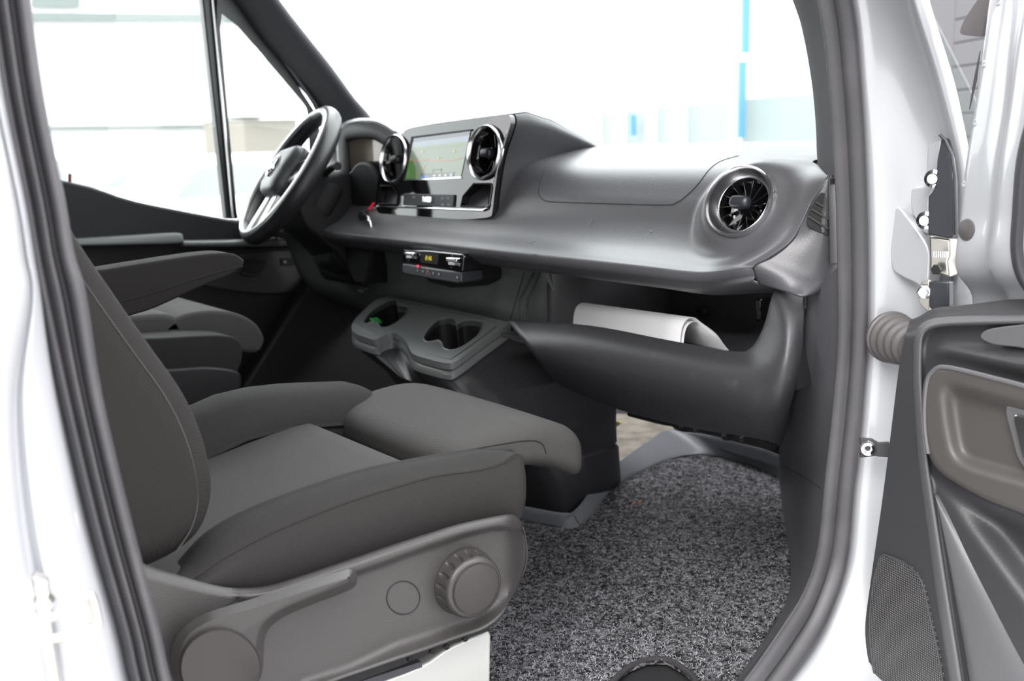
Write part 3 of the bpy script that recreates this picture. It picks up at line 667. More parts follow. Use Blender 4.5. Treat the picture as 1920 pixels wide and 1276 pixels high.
for a, b in [(1185, 572), (1318, 583)]:
    lt = lathe('shelf_clip', U(a, b, X=1.455), (-1, 0, 0), [(.012, 0), (.011, .006), (.006, .008), (.005, .003), (.0001, .003)], M['dark'], DB, seg=20)
    lathe('clip_screw', U(a+3, b, X=1.448), (-1, 0, 0), [(.0001, .003), (.003, .002), (.0035, 0)], M['trim'], lt, seg=12)
prism('shelf_stop', [U(a, b, X=1.40) for a, b in [(1414, 560), (1426, 560), (1426, 600), (1417, 604)]], (.03, 0, 0), M['gloss'], DB, bev=.003)
tube('shelf_edge_rib', [U(1000, 512, X=1.19), U(975, 560, X=1.185), U(972, 596, X=1.175)], .002, M['dash2'], DB)
tube('shelf_edge_rib', [U(1012, 512, X=1.20), U(990, 560, X=1.195), U(984, 600, X=1.185)], .002, M['dash2'], DB)

# scuff marks on the dash
for P_ in ([(1103, 424), (1107, 418), (1110, 412)], [(1218, 432), (1222, 435)], [(988, 452), (996, 455), (1003, 453)], [(1000, 476), (1008, 477)]):
    q = on('upper_panel', P_, .0002)
    if len(q) > 1: tube('scuff_mark', q, .0012, M['cup'], DB, n=6)


# ================================================================== CENTRE CONSOLE
CC = thing('cup_holder_console', (1.2, 1.75, ZF), 'dark console with a satin grey double cup holder top left of the footwell', 'console')
PU = Plane(U(950, 606, X=1.215), (-.22, 0, 1))
A0, A1, A2, A3 = (730, 555), (948, 601), (956, 607), (842, 690)
cp = [(722, 556), (740, 558), (850, 580), (943, 601), (953, 605), (905, 640), (857, 675), (838, 680), (805, 673), (777, 664), (768, 654), (762, 640), (748, 627), (735, 623), (718, 629), (702, 636), (684, 631), (666, 624), (659, 614), (664, 600), (685, 578), (705, 562)]
def PUz(P, d=0): return [PU.at(a, b, d) for a, b in P]
outl = PUz(rnd(cp, 6))
# cup holes: two double lobes
def lobes(P): return rnd(P, 4)
h1 = lobes([(683, 602), (696, 585), (715, 572), (735, 563), (744, 565), (745, 573), (755, 574), (764, 576), (763, 586), (750, 600), (732, 611), (716, 614), (710, 608), (706, 603), (695, 605), (686, 607)])
h2 = lobes([(796, 630), (806, 615), (822, 601), (843, 597), (854, 600), (857, 608), (868, 602), (885, 601), (901, 604), (904, 612), (896, 628), (880, 641), (862, 652), (845, 656), (832, 652), (828, 642), (820, 638), (806, 641), (798, 639)])
tp = holed(outl, [PUz(h1), PUz(h2)], (0, 0, -.012), 'cup_holder_top', M['cup'], CC, lip=.0025)
co_ = sum(outl, Vector())/len(outl)
low = [co_+(p-co_)*1.0+Vector((.004, 0, -.018)) for p in outl]
V, Fc = grid_vf([[p+Vector((0, 0, -.011)) for p in outl], [p+Vector((.003, 0, -.016)) for p in [co_+(q-co_)*.985 for q in outl]], [p+Vector((0, 0, -.022)) for p in outl], [p+Vector((.0, 0, -.03)) for p in outl], [co_+(p-co_)*.9+Vector((0, 0, -.034)) for p in outl]], True)
mk('cup_holder_rim', V, Fc, M['cup'], CC)
for h in (h1, h2):
    T = PUz(h); c0 = sum(T, Vector())/len(T)
    V, Fc = grid_vf([T, [p+Vector((0, 0, -.01)) for p in T], [c0+(p-c0)*.93+Vector((.004, 0, -.075)) for p in T]], True); Fc.append(tuple(len(V)-1-j for j in range(len(T))))
    mk('cup_well', V, Fc, M['dark'], CC)
    q = [c0+(p-c0)*1.02+Vector((0, 0, .0005)) for p in T]; V, Fc = tube('x', q, .0016, None, n=6, closed=True, build=False); mk('cup_rim', V, Fc, M['cup'], CC)
for P_ in ([(800, 662), (842, 672), (850, 670), (885, 646), (930, 612)], [(838, 584), (880, 592), (930, 604)], [(724, 566), (745, 565), (790, 572)], [(668, 610), (690, 622), (700, 626)]):
    tube('panel_groove', PUz(rnd(P_, 4, False), .0004), .0009, M['dash2'], CC, n=6)
# console body: tapers forwards towards the floor
bp_ = [(1.035, 1.150), (1.12, 1.168), (1.25, 1.185), (1.32, 1.17), (1.42, 1.02), (1.46, ZF), (1.33, ZF), (1.315, .88), (1.25, .98), (1.12, 1.08), (1.05, 1.13)]
def loop(P, n=3): return [(p.x, p.y) for p in cr([Vector((a, b, 0)) for a, b in P], n, True)]
def pillow(name, P2, f3, w0, w1, r, m, parent, seg=5, **k):
    # P2 outline in 2D, f3(a,b,w) to 3D, rounded long edges of radius r
    n = len(P2); c = (sum(p[0] for p in P2)/n, sum(p[1] for p in P2)/n); nr = []
    ar = sum(P2[i][0]*P2[(i+1) % n][1]-P2[(i+1) % n][0]*P2[i][1] for i in range(n)); sg = 1 if ar > 0 else -1
    for i in range(n):
        tx, ty = P2[(i+1) % n][0]-P2[i-1][0], P2[(i+1) % n][1]-P2[i-1][1]; l = math.hypot(tx, ty) or 1; nr.append((-ty/l*sg, tx/l*sg))
    R = []
    def ring(ins, w): R.append([f3(p[0]+q[0]*ins, p[1]+q[1]*ins, w) for p, q in zip(P2, nr)])
    for i in range(seg+1):
        a = PI/2*i/seg; ring(r*(1-math.sin(a)), w0+r*(1-math.cos(a)))
    for i in range(seg+1):
        a = PI/2*(1-i/seg); ring(r*(1-math.sin(a)), w1-r*(1-math.cos(a)))
    V, Fc = grid_vf(R, True); Fc.append(tuple(range(n))); Fc.append(tuple(len(V)-1-j for j in range(n)))
    return mk(name, V, Fc, m, parent, auto=50, **k)
def quad(z, RR, FR_, FL, RL, r, n):
    P = [Vector((*q, z)) for q in (RR, FR_, FL, RL)]; out = []
    for i in range(4):
        a_, b_, c_ = P[i-1], P[i], P[(i+1) % 4]; u = b_+(a_-b_).normalized()*r; w = b_+(c_-b_).normalized()*r
        for t in (0, .25, .5, .75, 1): out.append(u.lerp(b_, t).lerp(b_.lerp(w, t), t))
    return out
cb = sum(outl, Vector())/len(outl)
def angm(P, c, n=96):
    out = []; N = len(P)
    for i in range(n):
        a = 2*PI*i/n; dx, dy = math.cos(a), math.sin(a); best = None
        for p, q in zip(P, P[1:]+P[:1]):
            ex, ey = q.x-p.x, q.y-p.y; den = dx*ey-dy*ex
            if abs(den) < 1e-12: continue
            t = ((p.x-c.x)*ey-(p.y-c.y)*ex)/den; w = ((p.x-c.x)*dy-(p.y-c.y)*dx)/den
            if t > 0 and -1e-6 <= w <= 1+1e-6 and (best is None or t > best[0]): best = (t, p.lerp(q, w))
        out.append(best[1] if best else c.copy())
    return out
def sides(P, idx, n=24):
    out = []; N = len(P)
    for k in range(4):
        i, j = idx[k], idx[(k+1) % 4]; seg = [P[(i+m) % N] for m in range(((j-i) % N)+1)]; out += resample(seg, n+1)[:-1]
    return out
cpx_ = [PU.at(*q) for q in [(844, 679), (952, 604), (722, 556), (660, 617)]]       # rear right, front right, front left, rear left
ci = [min(range(len(outl)), key=lambda i: (outl[i]-q).length) for q in cpx_]
po_ = outl
if ((ci[1]-ci[0]) % len(outl)) > len(outl)//2:
    po_ = list(reversed(outl)); ci = [len(outl)-1-i for i in ci]
R = [sides([q+Vector((0, 0, -.031)) for q in [co_+(p-co_)*k for p in po_]], ci) for k in (.97, .985)]
for z, RR, FR_, FL, RL, r_ in [(1.10, (1.03, 1.495), (1.39, 1.46), (1.40, 2.06), (1.06, 1.80), .03), (1.03, (1.09, 1.50), (1.41, 1.475), (1.40, 2.06), (1.12, 1.84), .045), (.935, (1.225, 1.515), (1.45, 1.515), (1.48, 2.10), (1.24, 2.02), .05),
                              (.93, (1.233, 1.518), (1.448, 1.52), (1.48, 2.10), (1.24, 2.02), .05), (.925, (1.228, 1.515), (1.455, 1.515), (1.48, 2.10), (1.24, 2.02), .05), (.86, (1.27, 1.52), (1.51, 1.575), (1.54, 2.10), (1.27, 2.05), .045), (ZF, (1.30, 1.53), (1.58, 1.65), (1.60, 2.10), (1.30, 2.05), .04)]:
    R.append(sides(quad(z, RR, FR_, FL, RL, r_, 5), [2, 7, 12, 17]))
V, Fc = grid_vf(R, True); mk('console_body', V, Fc, M['scuff'], CC, auto=60)
GW = thing('green_wrapper', PU.at(703, 600, -.02), 'small crumpled green wrapper in the far cup holder', 'wrapper')
V, Fc = pad_vf((.022, .018, .008), .003, 6, lambda p: PU.at(704, 601, -.012)+Vector((p.x+.3*p.z, p.y, p.z+.3*p.y+.002*math.sin(p.x*500)))); mk('wrapper_film', V, Fc, M['green'], GW, auto=30)
V, Fc = pad_vf((.014, .006, .004), .001, 4, lambda p: PU.at(695, 603, -.016)+Vector(p)); mk('wrapper_end', V, Fc, M['leaf'], GW)

# ================================================================== STEERING WHEEL AND COLUMN
wc = Vector((1.088, 2.215, 1.475)); wu = Vector((.583, 0, .812)); wn = Vector((-.79, .17, .58)).normalized(); wl = Vector((0, 1, 0)); wl = (wl-wn*wl.dot(wn)).normalized(); wu = wn.cross(wl); wu = wu if wu.z > 0 else -wu
SWT = thing('steering_wheel', wc, 'black leather steering wheel with silver trimmed spokes on the far left', 'steering wheel')
def wp(a, b, c=0): return wc + wl*a + wu*b + wn*c
NR = 72; RAD = .168
ringp = [wp(RAD*math.cos(2*PI*i/NR), RAD*math.sin(2*PI*i/NR)*(1.0 if math.sin(2*PI*i/NR) > -.8 else .97)) for i in range(NR)]
R = []
for i in range(NR):
    a = 2*PI*i/NR; rd = (ringp[i]-wc).normalized()
    fat = 1+.12*math.exp(-((abs(math.cos(a))-.9)/.2)**2)
    R.append([ringp[i]+rd*math.cos(b)*.0135*fat+wn*math.sin(b)*.019*fat for b in [2*PI*j/14 for j in range(14)]])
R.append(R[0]); V, Fc = grid_vf(R, True); rimo = mk('rim', V, Fc, M['leather'], SWT)
q = [wp((RAD-.007)*math.cos(2*PI*i/NR), (RAD-.007)*math.sin(2*PI*i/NR), .0175) for i in range(NR)]
tube('rim_trim', q, .0055, M['rim'], rimo, n=8, closed=True)
for sx in (-1, 1):
    ang = [(sx*.05, .02), (sx*.165, .03), (sx*.165, -.012), (sx*.06, -.03)]
    prism('spoke', [wp(a, b, .012) for a, b in ang], wn*-.012, M['rim'], SWT, bev=.003)
    prism('spoke_buttons', [wp(a, b, .014) for a, b in [(sx*.065, .016), (sx*.115, .02), (sx*.115, -.008), (sx*.07, -.018)]], wn*-.004, M['gloss'], SWT, bev=.001)
for sx in (-1, 1): prism('spoke', [wp(a, b, .012) for a, b in [(sx*.012, -.05), (sx*.04, -.045), (sx*.05, -.155), (sx*.022, -.162)]], wn*-.012, M['rim'], SWT, bev=.003)
pad('airbag_hub', (.145, .125, .055), .03, lambda p: wp(p.x*(1-.15*(p.y < 0)), p.y, p.z+.012), M['dash'], SWT, n=10)  # paler dash plastic, so the glare on the hub sits in its colour
em = [wp(.026*math.cos(2*PI*i/32), .026*math.sin(2*PI*i/32)-.0, .042) for i in range(32)]
parts = [tube('x', em, .0022, None, n=6, closed=True, build=False)]
for k in range(3):
    a = PI/2+2*PI*k/3; d1 = (math.cos(a), math.sin(a)); d2 = (-d1[1], d1[0])
    parts.append(prism_vf([wp(d1[0]*.025, d1[1]*.025, .042), wp(d2[0]*.004, d2[1]*.004, .043), wp(-d1[0]*.003, -d1[1]*.003, .045), wp(-d2[0]*.004, -d2[1]*.004, .043)], wn*-.003))
V, Fc, mi = join(parts); mk('emblem', V, Fc, M['bright'], SWT)
SCL = thing('steering_column', wc+Vector((.08, 0, -.08)), 'black steering column shroud with control stalks behind the wheel', 'steering column')
pad('column_shroud', (.17, .13, .26), .03, lambda p: wc+Vector((.135, 0, -.10))+wl*(p.x*1.0)+wu*p.y*(1+.8*(p.z < 0))+Vector((.66, 0, -.75))*(-p.z)*.55, M['dark'], SCL, n=12)
pad('column_cowl', (.15, .10, .10), .025, lambda p: wc+wl*p.x+wu*(p.y-.01)-wn*(.065-p.z), M['dark'], SCL, n=10)
tube('control_stalk', cr([wp(-.06, .03, -.05), wp(-.11, .045, -.048), wp(-.15, .04, -.045)], 5), [.008]*8+[.009, .01, .009], M['dark'], SCL, n=10)
tube('control_stalk', cr([wp(.06, .03, -.05), wp(.11, .045, -.048), wp(.15, .04, -.045)], 5), [.008]*8+[.009, .01, .009], M['dark'], SCL, n=10)
P_ = rnd([(572, 345), (592, 330), (628, 324), (655, 322), (668, 340), (682, 385), (700, 430), (698, 480), (688, 530), (664, 530), (645, 490), (610, 455), (575, 425), (560, 385)], 4)
pillow('column_casing', [(U(a, b, Y=2.13).x, U(a, b, Y=2.13).z) for a, b in P_], lambda a, b, w: Vector((a, w, b)), 2.13, 2.29, .012, M['dark'], SCL)
tube('adjustment_lever', cr([U(682, 400, X=1.17), U(692, 410, X=1.15), U(696, 425, X=1.15)], 4), .004, M['chrome'], SCL, n=8)
lathe('ignition_slot', U(680, 404, X=1.17), (-1, -.5, .1), [(.0001, .004), (.010, .004), (.012, 0), (.012, -.03)], M['bracket'], SCL, seg=24)
prism('shroud_lower_flap', [U(a, b, X=1.17) for a, b in [(648, 440), (700, 445), (692, 500), (684, 535), (664, 530), (650, 500)]], (.08, 0, 0), M['dark'], SCL, bev=.006)

# ================================================================== PASSENGER SEAT
PS = thing('passenger_seat', (.6, 1.27, ZF), 'near charcoal cloth passenger seat with grey side shell and round height knob', 'seat')
zc = lambda x: 1.10+.045*sm(.36, .72, x)
pad('seat_cushion', (.53, .44, .09), .03, lambda p: Vector((.445+p.x, 1.27+p.y, zc(.445+p.x)-.045+p.z)), M['fabin'], PS, n=16)
def bol(x): # near bolster ridge height
    return 1.115+.055*sm(.33, .60, x)-.008*sm(.62, .80, x)
def nb(y0, sg):
    def f(p):
        x = .52+p.x; u = p.y/.075; top = bol(x); w = .5+.5*p.z/.06
        z = lerp(top-.10-.0*(.8-x), top, w) - (.012*abs(u)**2 if w > .5 else 0) + (sg*u*.0)
        y = y0 + p.y*(1+.15*(1-w)) - sg*.012*w
        return Vector((x, y, z))
    return f
bc = [(318, 1086), (345, 1058), (400, 1000), (480, 955), (600, 910), (690, 882), (770, 865), (860, 849), (920, 843), (955, 846)]
bs = [(338, 1098), (368, 1081), (430, 1040), (522, 993), (647, 943), (735, 915), (814, 893), (897, 881), (945, 868), (966, 855)]
bb = [(342, 1106), (372, 1100), (430, 1110), (522, 1108), (647, 1068), (735, 1038), (814, 1010), (897, 990), (945, 982), (968, 977)]
rows = []
for c_, e_, f_ in zip(bc, bs, bb):
    P = U(*c_, Y=1.085); Q = U(*e_, Y=1.018); B_ = U(*f_, Y=1.012)
    rows.append([Vector((P.x, 1.15, P.z-.075)), Vector((P.x, 1.135, P.z-.03)), P+Vector((0, .022, -.004)), P, P.lerp(Q, .5)+Vector((0, -.004, .007 if c_[0] < 930 else .001)), Q+Vector((0, .004, .002)), Q+Vector((0, .0005, -.0025)), Q.lerp(B_, .35)+Vector((0, -.006, 0)), Q.lerp(B_, .7)+Vector((0, -.006, 0)), B_])
L_ = rows[-1]; m_ = sum(L_, Vector())/len(L_)
rows.append([p+(m_-p)*.05+Vector((.010, 0, 0)) for p in L_]); rows.append([p+(m_-p)*.3+Vector((.017, 0, 0)) for p in L_]); rows.append([p+(m_-p)*.96+Vector((.018, 0, 0)) for p in L_])
surf('near_bolster', rows, M['fab'], PS, nu=5, nv=5, sol=.003); bpy.data.objects['near_bolster'].name = 'side_bolster'
tube('bolster_seam', on('near_bolster', rnd(bs, 8, False)), .0011, M['fab'], PS, n=6)
pad('side_bolster', (.60, .15, .12), .05, lambda p: nb(1.475, 1)(p)+Vector((.02, 0, .008+.012*math.exp(-((p.x-.1)/.15)**2))), M['fab'], PS, n=18)
def th(p):
    x = .862+p.x; t = (p.x+.115)/.23; z = 1.157-.035+p.z*(1-.35*(1-t)) + .012*math.sin(PI*min(1, max(0, t))) - .03*max(0, t-.5)**2*4
    x += .012*(1-(p.y/.18)**2)*(t-.3)
    return Vector((x+.015*(-p.y/.17)*0, 1.275+p.y, z))
pad('thigh_support', (.23, .36, .075), .028, th, M['fabin'], PS, n=18)
box('slide_plate', (.735, 1.275, 1.095), (.10, .30, .03), M['cap'], PS, bev=.004)
tube('thigh_seam', on('thigh_support0', rnd([(815, 856), (860, 847), (920, 836), (975, 827), (1003, 826), (1018, 834), (1024, 850)], 6, False)), .0011, M['fab'], PS, n=6)
def seamon(objn, P, r=.0008, par=None, n=5, d=.0):
    pass
# backrest, side silhouette in the x-z plane
bk = [(.20, 1.80), (.235, 1.62), (.287, 1.485), (.325, 1.41), (.355, 1.355), (.385, 1.30), (.402, 1.25), (.408, 1.20), (.400, 1.165), (.380, 1.14), (.340, 1.125), (.27, 1.12), (.20, 1.14), (.15, 1.2), (.10, 1.4), (.06, 1.62), (.05, 1.8), (.08, 1.86), (.15, 1.87)]
pillow('backrest_bolster', loop(bk, 5), lambda a, b, w: Vector((a, w, b)), 1.03, 1.17, .04, M['fabb'], PS, seg=7)
bk2 = [(a-.035, b) for a, b in bk]
pillow('backrest', loop(bk2, 5), lambda a, b, w: Vector((a, w, b)), 1.15, 1.42, .01, M['fabin'], PS)
pillow('backrest_bolster', loop(bk, 5), lambda a, b, w: Vector((a, w, b)), 1.40, 1.53, .04, M['fabb'], PS, seg=7)
sl = [(a-.026, b) for a, b in bk[1:10]]
tube('backrest_seam', cr([Vector((a, 1.0335+max(0, 0), b)) for a, b in sl], 6), .0008, M['fabin'], PS, n=6)

# side shell: relief on the plane beside the cushion
PT = Plane((0, .975, 0), (0, -1, 0))
topl = [(210, 1030), (275, 1058), (330, 1076), (400, 1096), (455, 1102), (520, 1093), (650, 1050), (720, 1026), (800, 1000), (860, 982), (920, 969), (955, 964), (972, 970), (981, 990)]
botl = [(240, 1420), (290, 1400), (345, 1375), (420, 1345), (480, 1325), (540, 1305), (600, 1283), (680, 1255), (740, 1234), (800, 1214), (860, 1192), (905, 1176), (940, 1150), (965, 1110)]
Tt = resample(cr([Vector((a, b, 0)) for a, b in topl], 5), 90); Bb = resample(cr([Vector((a, b, 0)) for a, b in botl], 5), 90)
edge_r = [(981, 990), (984, 1020), (981, 1060), (965, 1110)]
nv = 46; rows = []
rimp = [(455, 1125), (520, 1117), (650, 1076), (720, 1052), (800, 1022), (870, 998), (930, 985), (990, 990)]
lowp = [(560, 1272), (650, 1243), (740, 1200), (820, 1175), (880, 1155), (930, 1120), (968, 1060)]
def hs(x, y, v):
    h = .0
    d = dpath(rimp, x, y); up = sd([(200, 900)]+rimp+[(1000, 900)], x, y) < 0
    h += (.015*(1-sm(0, 9, d)) if not up else .015)*sm(400, 560, x)            # raised upper rim
    below = sd(lowp+[(1000, 1500), (400, 1500)], x, y)
    h += .036*sm(0, -60, below) if below < 0 else 0             # flared lower edge
    h += -.012*(1-sm(0, .06, v))                                # rolled-in top edge
    h -= .03*sm(940, 985, x)**2
    return h
for j in range(nv):
    v = j/(nv-1); r_ = []
    for i in range(90):
        p = Tt[i].lerp(Bb[i], v); u = i/89
        if u > .9: p.x += 14*math.sin(PI*v)*sm(.9, 1, u)
        r_.append(PT.at(p.x, p.y, hs(p.x, p.y, v)))
    rows.append(r_)
V, Fc = grid_vf(rows); Fc = orient(V, Fc); SURF['shell'] = BVHTree.FromPolygons(V, Fc)
SH = mk('side_shell', V, Fc, M['trim'], PS, sol=.004, off=-1, auto=60)
# rounding of the front end: back lip
rows = [[r[-1] for r in rows], [r[-1]+Vector((.006, .02, 0)) for r in rows], [r[-1]+Vector((.004, .06, 0)) for r in rows], [r[-1]+Vector((-.02, .10, 0)) for r in rows]]
V, Fc = grid_vf(rows); mk('shell_front_lip', V, Fc, M['trim'], PS, sol=.003)
tube('shell_seam', on('shell', rnd([(446, 1119), (430, 1131), (385, 1160), (340, 1192), (330, 1200)], 5, False)), .001, M['seam'], SH, n=6)
tube('blank_cover_ring', on('shell', [(756+31*math.cos(2*PI*i/40), 1120+31*math.sin(2*PI*i/40)) for i in range(40)]), .0009, M['seam'], SH, n=6, closed=True)
# recliner lever
lo = [(322, 1250), (322, 1215), (340, 1180), (375, 1154), (420, 1138), (480, 1120), (560, 1094), (640, 1069), (656, 1066), (667, 1072), (670, 1088), (664, 1100), (640, 1112), (590, 1131), (540, 1152), (510, 1172), (497, 1195), (494, 1230), (490, 1265), (465, 1300), (420, 1318), (370, 1308), (335, 1285)]
P2 = rnd(lo, 5)
def pf(a, b, w): return PT.at(a, b, w)
def pillow_px(name, P, w0, w1, rpx, m, parent, seg=4):
    n = len(P); ar = sum(P[i][0]*P[(i+1) % n][1]-P[(i+1) % n][0]*P[i][1] for i in range(n)); sg = 1 if ar > 0 else -1; nr = []
    for i in range(n):
        tx, ty = P[(i+1) % n][0]-P[i-1][0], P[(i+1) % n][1]-P[i-1][1]; l = math.hypot(tx, ty) or 1; nr.append((-ty/l*sg, tx/l*sg))
    rw = rpx*.0009; R = [[PT.at(p[0], p[1], w0) for p in P]]
    for i in range(seg+1):
        a = PI/2*(1-i/seg); ins = rpx*(1-math.sin(a)); R.append([PT.at(p[0]+q[0]*ins, p[1]+q[1]*ins, w1-rw*(1-math.cos(a)) if False else w1-rw*math.sin(a)) for p, q in zip(P, nr)])
    V, Fc = grid_vf(R, True); Fc.append(tuple(len(V)-1-j for j in range(n)))
    return mk(name, V, Fc, m, parent, auto=50)
LV = pillow_px('recliner_lever', P2, -.01, .042, 17, M['lever'], PS)
cpx = [(413+77*math.cos(2*PI*i/48), 1252+74*math.sin(2*PI*i/48)) for i in range(48)]
pillow_px('recliner_cap', cpx, .02, .049, 4, M['cap'], LV)
# height knob with notches
kc = PT.at(868, 1087, .0); kx, ky, kn = frame((-.1, -1, .0))
NK = 120; R = []
NK = 216
for (rr, hh) in [(.040, -.004), (.0405, .004), (.0400, .007), (.0392, .009), (.0390, .011), (.0387, .013), (.0385, .015), (.0383, .017), (.0381, .019), (.0378, .021), (.0374, .023), (.0368, .0255), (.0356, .028), (.0340, .0295), (.0318, .0302), (.0312, .029), (.0304, .029), (.0298, .0302)]:
    ring = []
    for i in range(NK):
        a = 2*PI*i/NK; ph = abs((i % 12)-6)/6; e_ = ((hh-.0165)/.0085)**2+(ph/.42)**2
        ring.append(kc + kn*hh + (kx*math.cos(a)+ky*math.sin(a))*(rr-.0032*max(0, 1-e_)**.5 if e_ < 1 else rr))
    R.append(ring)
V, Fc = grid_vf(R, True); Fc.append(tuple(len(V)-1-j for j in range(NK)))
KN = mk('height_knob', V, Fc, M['lever'], PS)
lathe('knob_cap', kc+kn*.0305, kn, [(.0297, -.001), (.029, .001), (.025, .0022), (.0001, .003)], M['cap'], KN, seg=56)
# seat base box and rails under the shell
PB = Plane((0, 1.0, 0), (0, -1, 0))
prism('seat_box', PB.pts([(560, 1330), (700, 1283), (760, 1262), (806, 1240), (830, 1222), (855, 1208), (917, 1183), (921, 1190), (919, 1300), (915, 1420), (560, 1420)]), (0, .44, 0), M['silver2'], PS, bev=.003, label='silver painted seat box')
prism('seat_rail', PB.pts([(560, 1290), (700, 1243), (800, 1210), (918, 1172), (918, 1182), (850, 1205), (760, 1245), (560, 1320)], .006), (0, .03, 0), M['dark'], PS, bev=.001)
for a, b in [(770, 1234), (812, 1220), (838, 1212), (873, 1197)]: lathe('rail_rivet', PB.at(a, b, .008), (0, -1, 0), [(.0001, .002), (.0035, .001), (.004, 0)], M['seam'], PS, seg=12)
prism('rail_felt', PB.pts([(660, 1282), (790, 1240), (792, 1250), (700, 1283)], .003), (0, .01, 0), M['kick'], PS)
box('seat_pan', (.52, 1.27, 1.01), (.42, .48, .12), M['dark'], PS, bev=.02)
# inboard armrest
AR = [(110, 522), (200, 505), (330, 484), (400, 475), (435, 475), (452, 482), (459, 491), (452, 503), (430, 517), (380, 537), (290, 578), (240, 594), (110, 640)]
P3 = [(U(a, b, Y=1.60).x, U(a, b, Y=1.60).z) for a, b in rnd(AR, 4)]
pillow('armrest', P3, lambda a, b, w: Vector((a, w, b)), 1.60, 1.66, .005, M['fabb'], PS)
tube('armrest_piping', cr([U(a, b, Y=1.5995) for a, b in [(200, 573), (300, 544), (380, 518), (440, 502), (455, 500)]], 4), .0013, M['fab'], PS, n=6)

# ================================================================== DRIVER SEAT
DS = thing('driver_seat', (.6, 2.2, ZF), 'far charcoal cloth driver seat with raised front cushion beside the driver door', 'seat')
def w2(P, y): return [(U(a, b, Y=y).x, U(a, b, Y=y).z) for a, b in P]
pillow('thigh_support', w2(rnd([(310, 610), (345, 590), (390, 582), (440, 586), (478, 604), (496, 630), (494, 650), (480, 662), (440, 658), (350, 645), (310, 632)], 4), 2.05), lambda a, b, w: Vector((a, w, b)), 2.05, 2.38, .009, M['fabin'], DS)
pillow('seat_cushion', w2(rnd([(150, 600), (230, 590), (300, 585), (330, 600), (330, 640), (150, 640)], 3), 2.08), lambda a, b, w: Vector((a, w, b)), 2.05, 2.38, .012, M['fabin'], DS)
pillow('side_bolster', w2(rnd([(150, 640), (290, 634), (380, 629), (430, 630), (452, 642), (455, 665), (448, 690), (430, 700), (300, 700), (150, 700)], 4), 1.95), lambda a, b, w: Vector((a, w, b)), 1.95, 2.06, .004, M['fab'], DS)
pillow('side_bolster', w2(rnd([(150, 586), (250, 584), (320, 586), (340, 600), (320, 640), (150, 640)], 3), 2.38), lambda a, b, w: Vector((a, w, b)), 2.37, 2.47, .010, M['fab'], DS)
pillow('side_shell', w2(rnd([(150, 700), (320, 692), (380, 688), (430, 692), (452, 702), (452, 730), (440, 770), (300, 850), (150, 850)], 4), 1.93), lambda a, b, w: Vector((a, w, b)), 1.93, 1.98, .006, M['dark'], DS)
pillow('backrest', [(a-.10, b) for a, b in loop(bk, 4)], lambda a, b, w: Vector((a, w, b)), 1.96, 2.46, .04, M['fabb'], DS)
box('seat_base', (.52, 2.2, .91), (.44, .44, .22), M['dark'], DS, bev=.02)

# ================================================================== PAPER ON THE SHELF
PF = thing('folded_paper', U(1180, 630, X=1.25), 'folded white paper sheets lying in the open dashboard shelf', 'paper')
a0 = U(1066, 592, X=1.27); a1 = U(1290, 630, X=1.205); ax = (a1-a0); side = Vector((ax.y, -ax.x, 0)).normalized()
if side.x < 0: side = -side
upv = Vector((0, 0, 1))
sec = [(-.016, -.055), (-.014, -.03), (-.012, -.005), (-.008, .010), (0, .0175), (.010, .018), (.020, .011), (.034, -.006), (.052, -.028), (.07, -.045)]
rows = []
for k in range(9):
    t = k/8; base = a0.lerp(a1, t)+upv*.008
    rows.append([base+side*(s*(1+.15*t))+upv*(z*(1+.1*t))+ax*(.0*t) + ax*(.05 if s > .03 else 0)*t for s, z in sec])
R = smoothrows(rows, 4, 1); V, Fc = grid_vf(R); mk('outer_sheet', V, Fc, M['paper'], PF, sol=.0012)
R2_ = [[p-upv*.004+side*.003 for p in r] for r in R]; V, Fc = grid_vf([[q.lerp(sum(r, Vector())/len(r), .10) for q in r] for r in R2_]); mk('inner_sheet', V, Fc, M['paper'], PF, sol=.0008)

# ================================================================== FLOOR: mat, edge, debris
mo = [(880, 1000), (985, 970), (1040, 984), (1072, 990), (1100, 972), (1150, 914), (1200, 884), (1250, 862), (1310, 852), (1400, 868), (1466, 897), (1480, 1000), (1486, 1090), (1474, 1135), (1440, 1190), (1392, 1280), (1330, 1330), (1302, 1276), (1285, 1258), (1250, 1238), (1215, 1238), (1180, 1252), (1150, 1276), (1100, 1330), (850, 1330)]
ZM = ZF+.006
MT = thing('footwell_mat', U(1250, 1050, Z=ZF), 'speckled grey needle felt mat covering the passenger footwell', 'mat')
moP = [U(a, b, Z=ZM) for a, b in mo]; moP[0] = Vector((.95, 1.5, ZM))
prism('felt', [p for p in moP], (0, 0, -.006), M['matfelt'], MT, smooth=False)
eb = [U(a, b, Z=ZM) for a, b in rnd([(1130, 1300), (1150, 1276), (1180, 1250), (1215, 1236), (1250, 1236), (1287, 1257), (1304, 1276), (1318, 1300)], 5, False)]
tube('edge_binding', eb, .0045, M['bind'], MT, n=8)
tube('edge_binding', [U(a, b, Z=ZM) for a, b in rnd([(1486, 1060), (1484, 1100), (1472, 1140), (1440, 1192), (1392, 1285)], 5, False)], .003, M['bind'], MT, n=8)
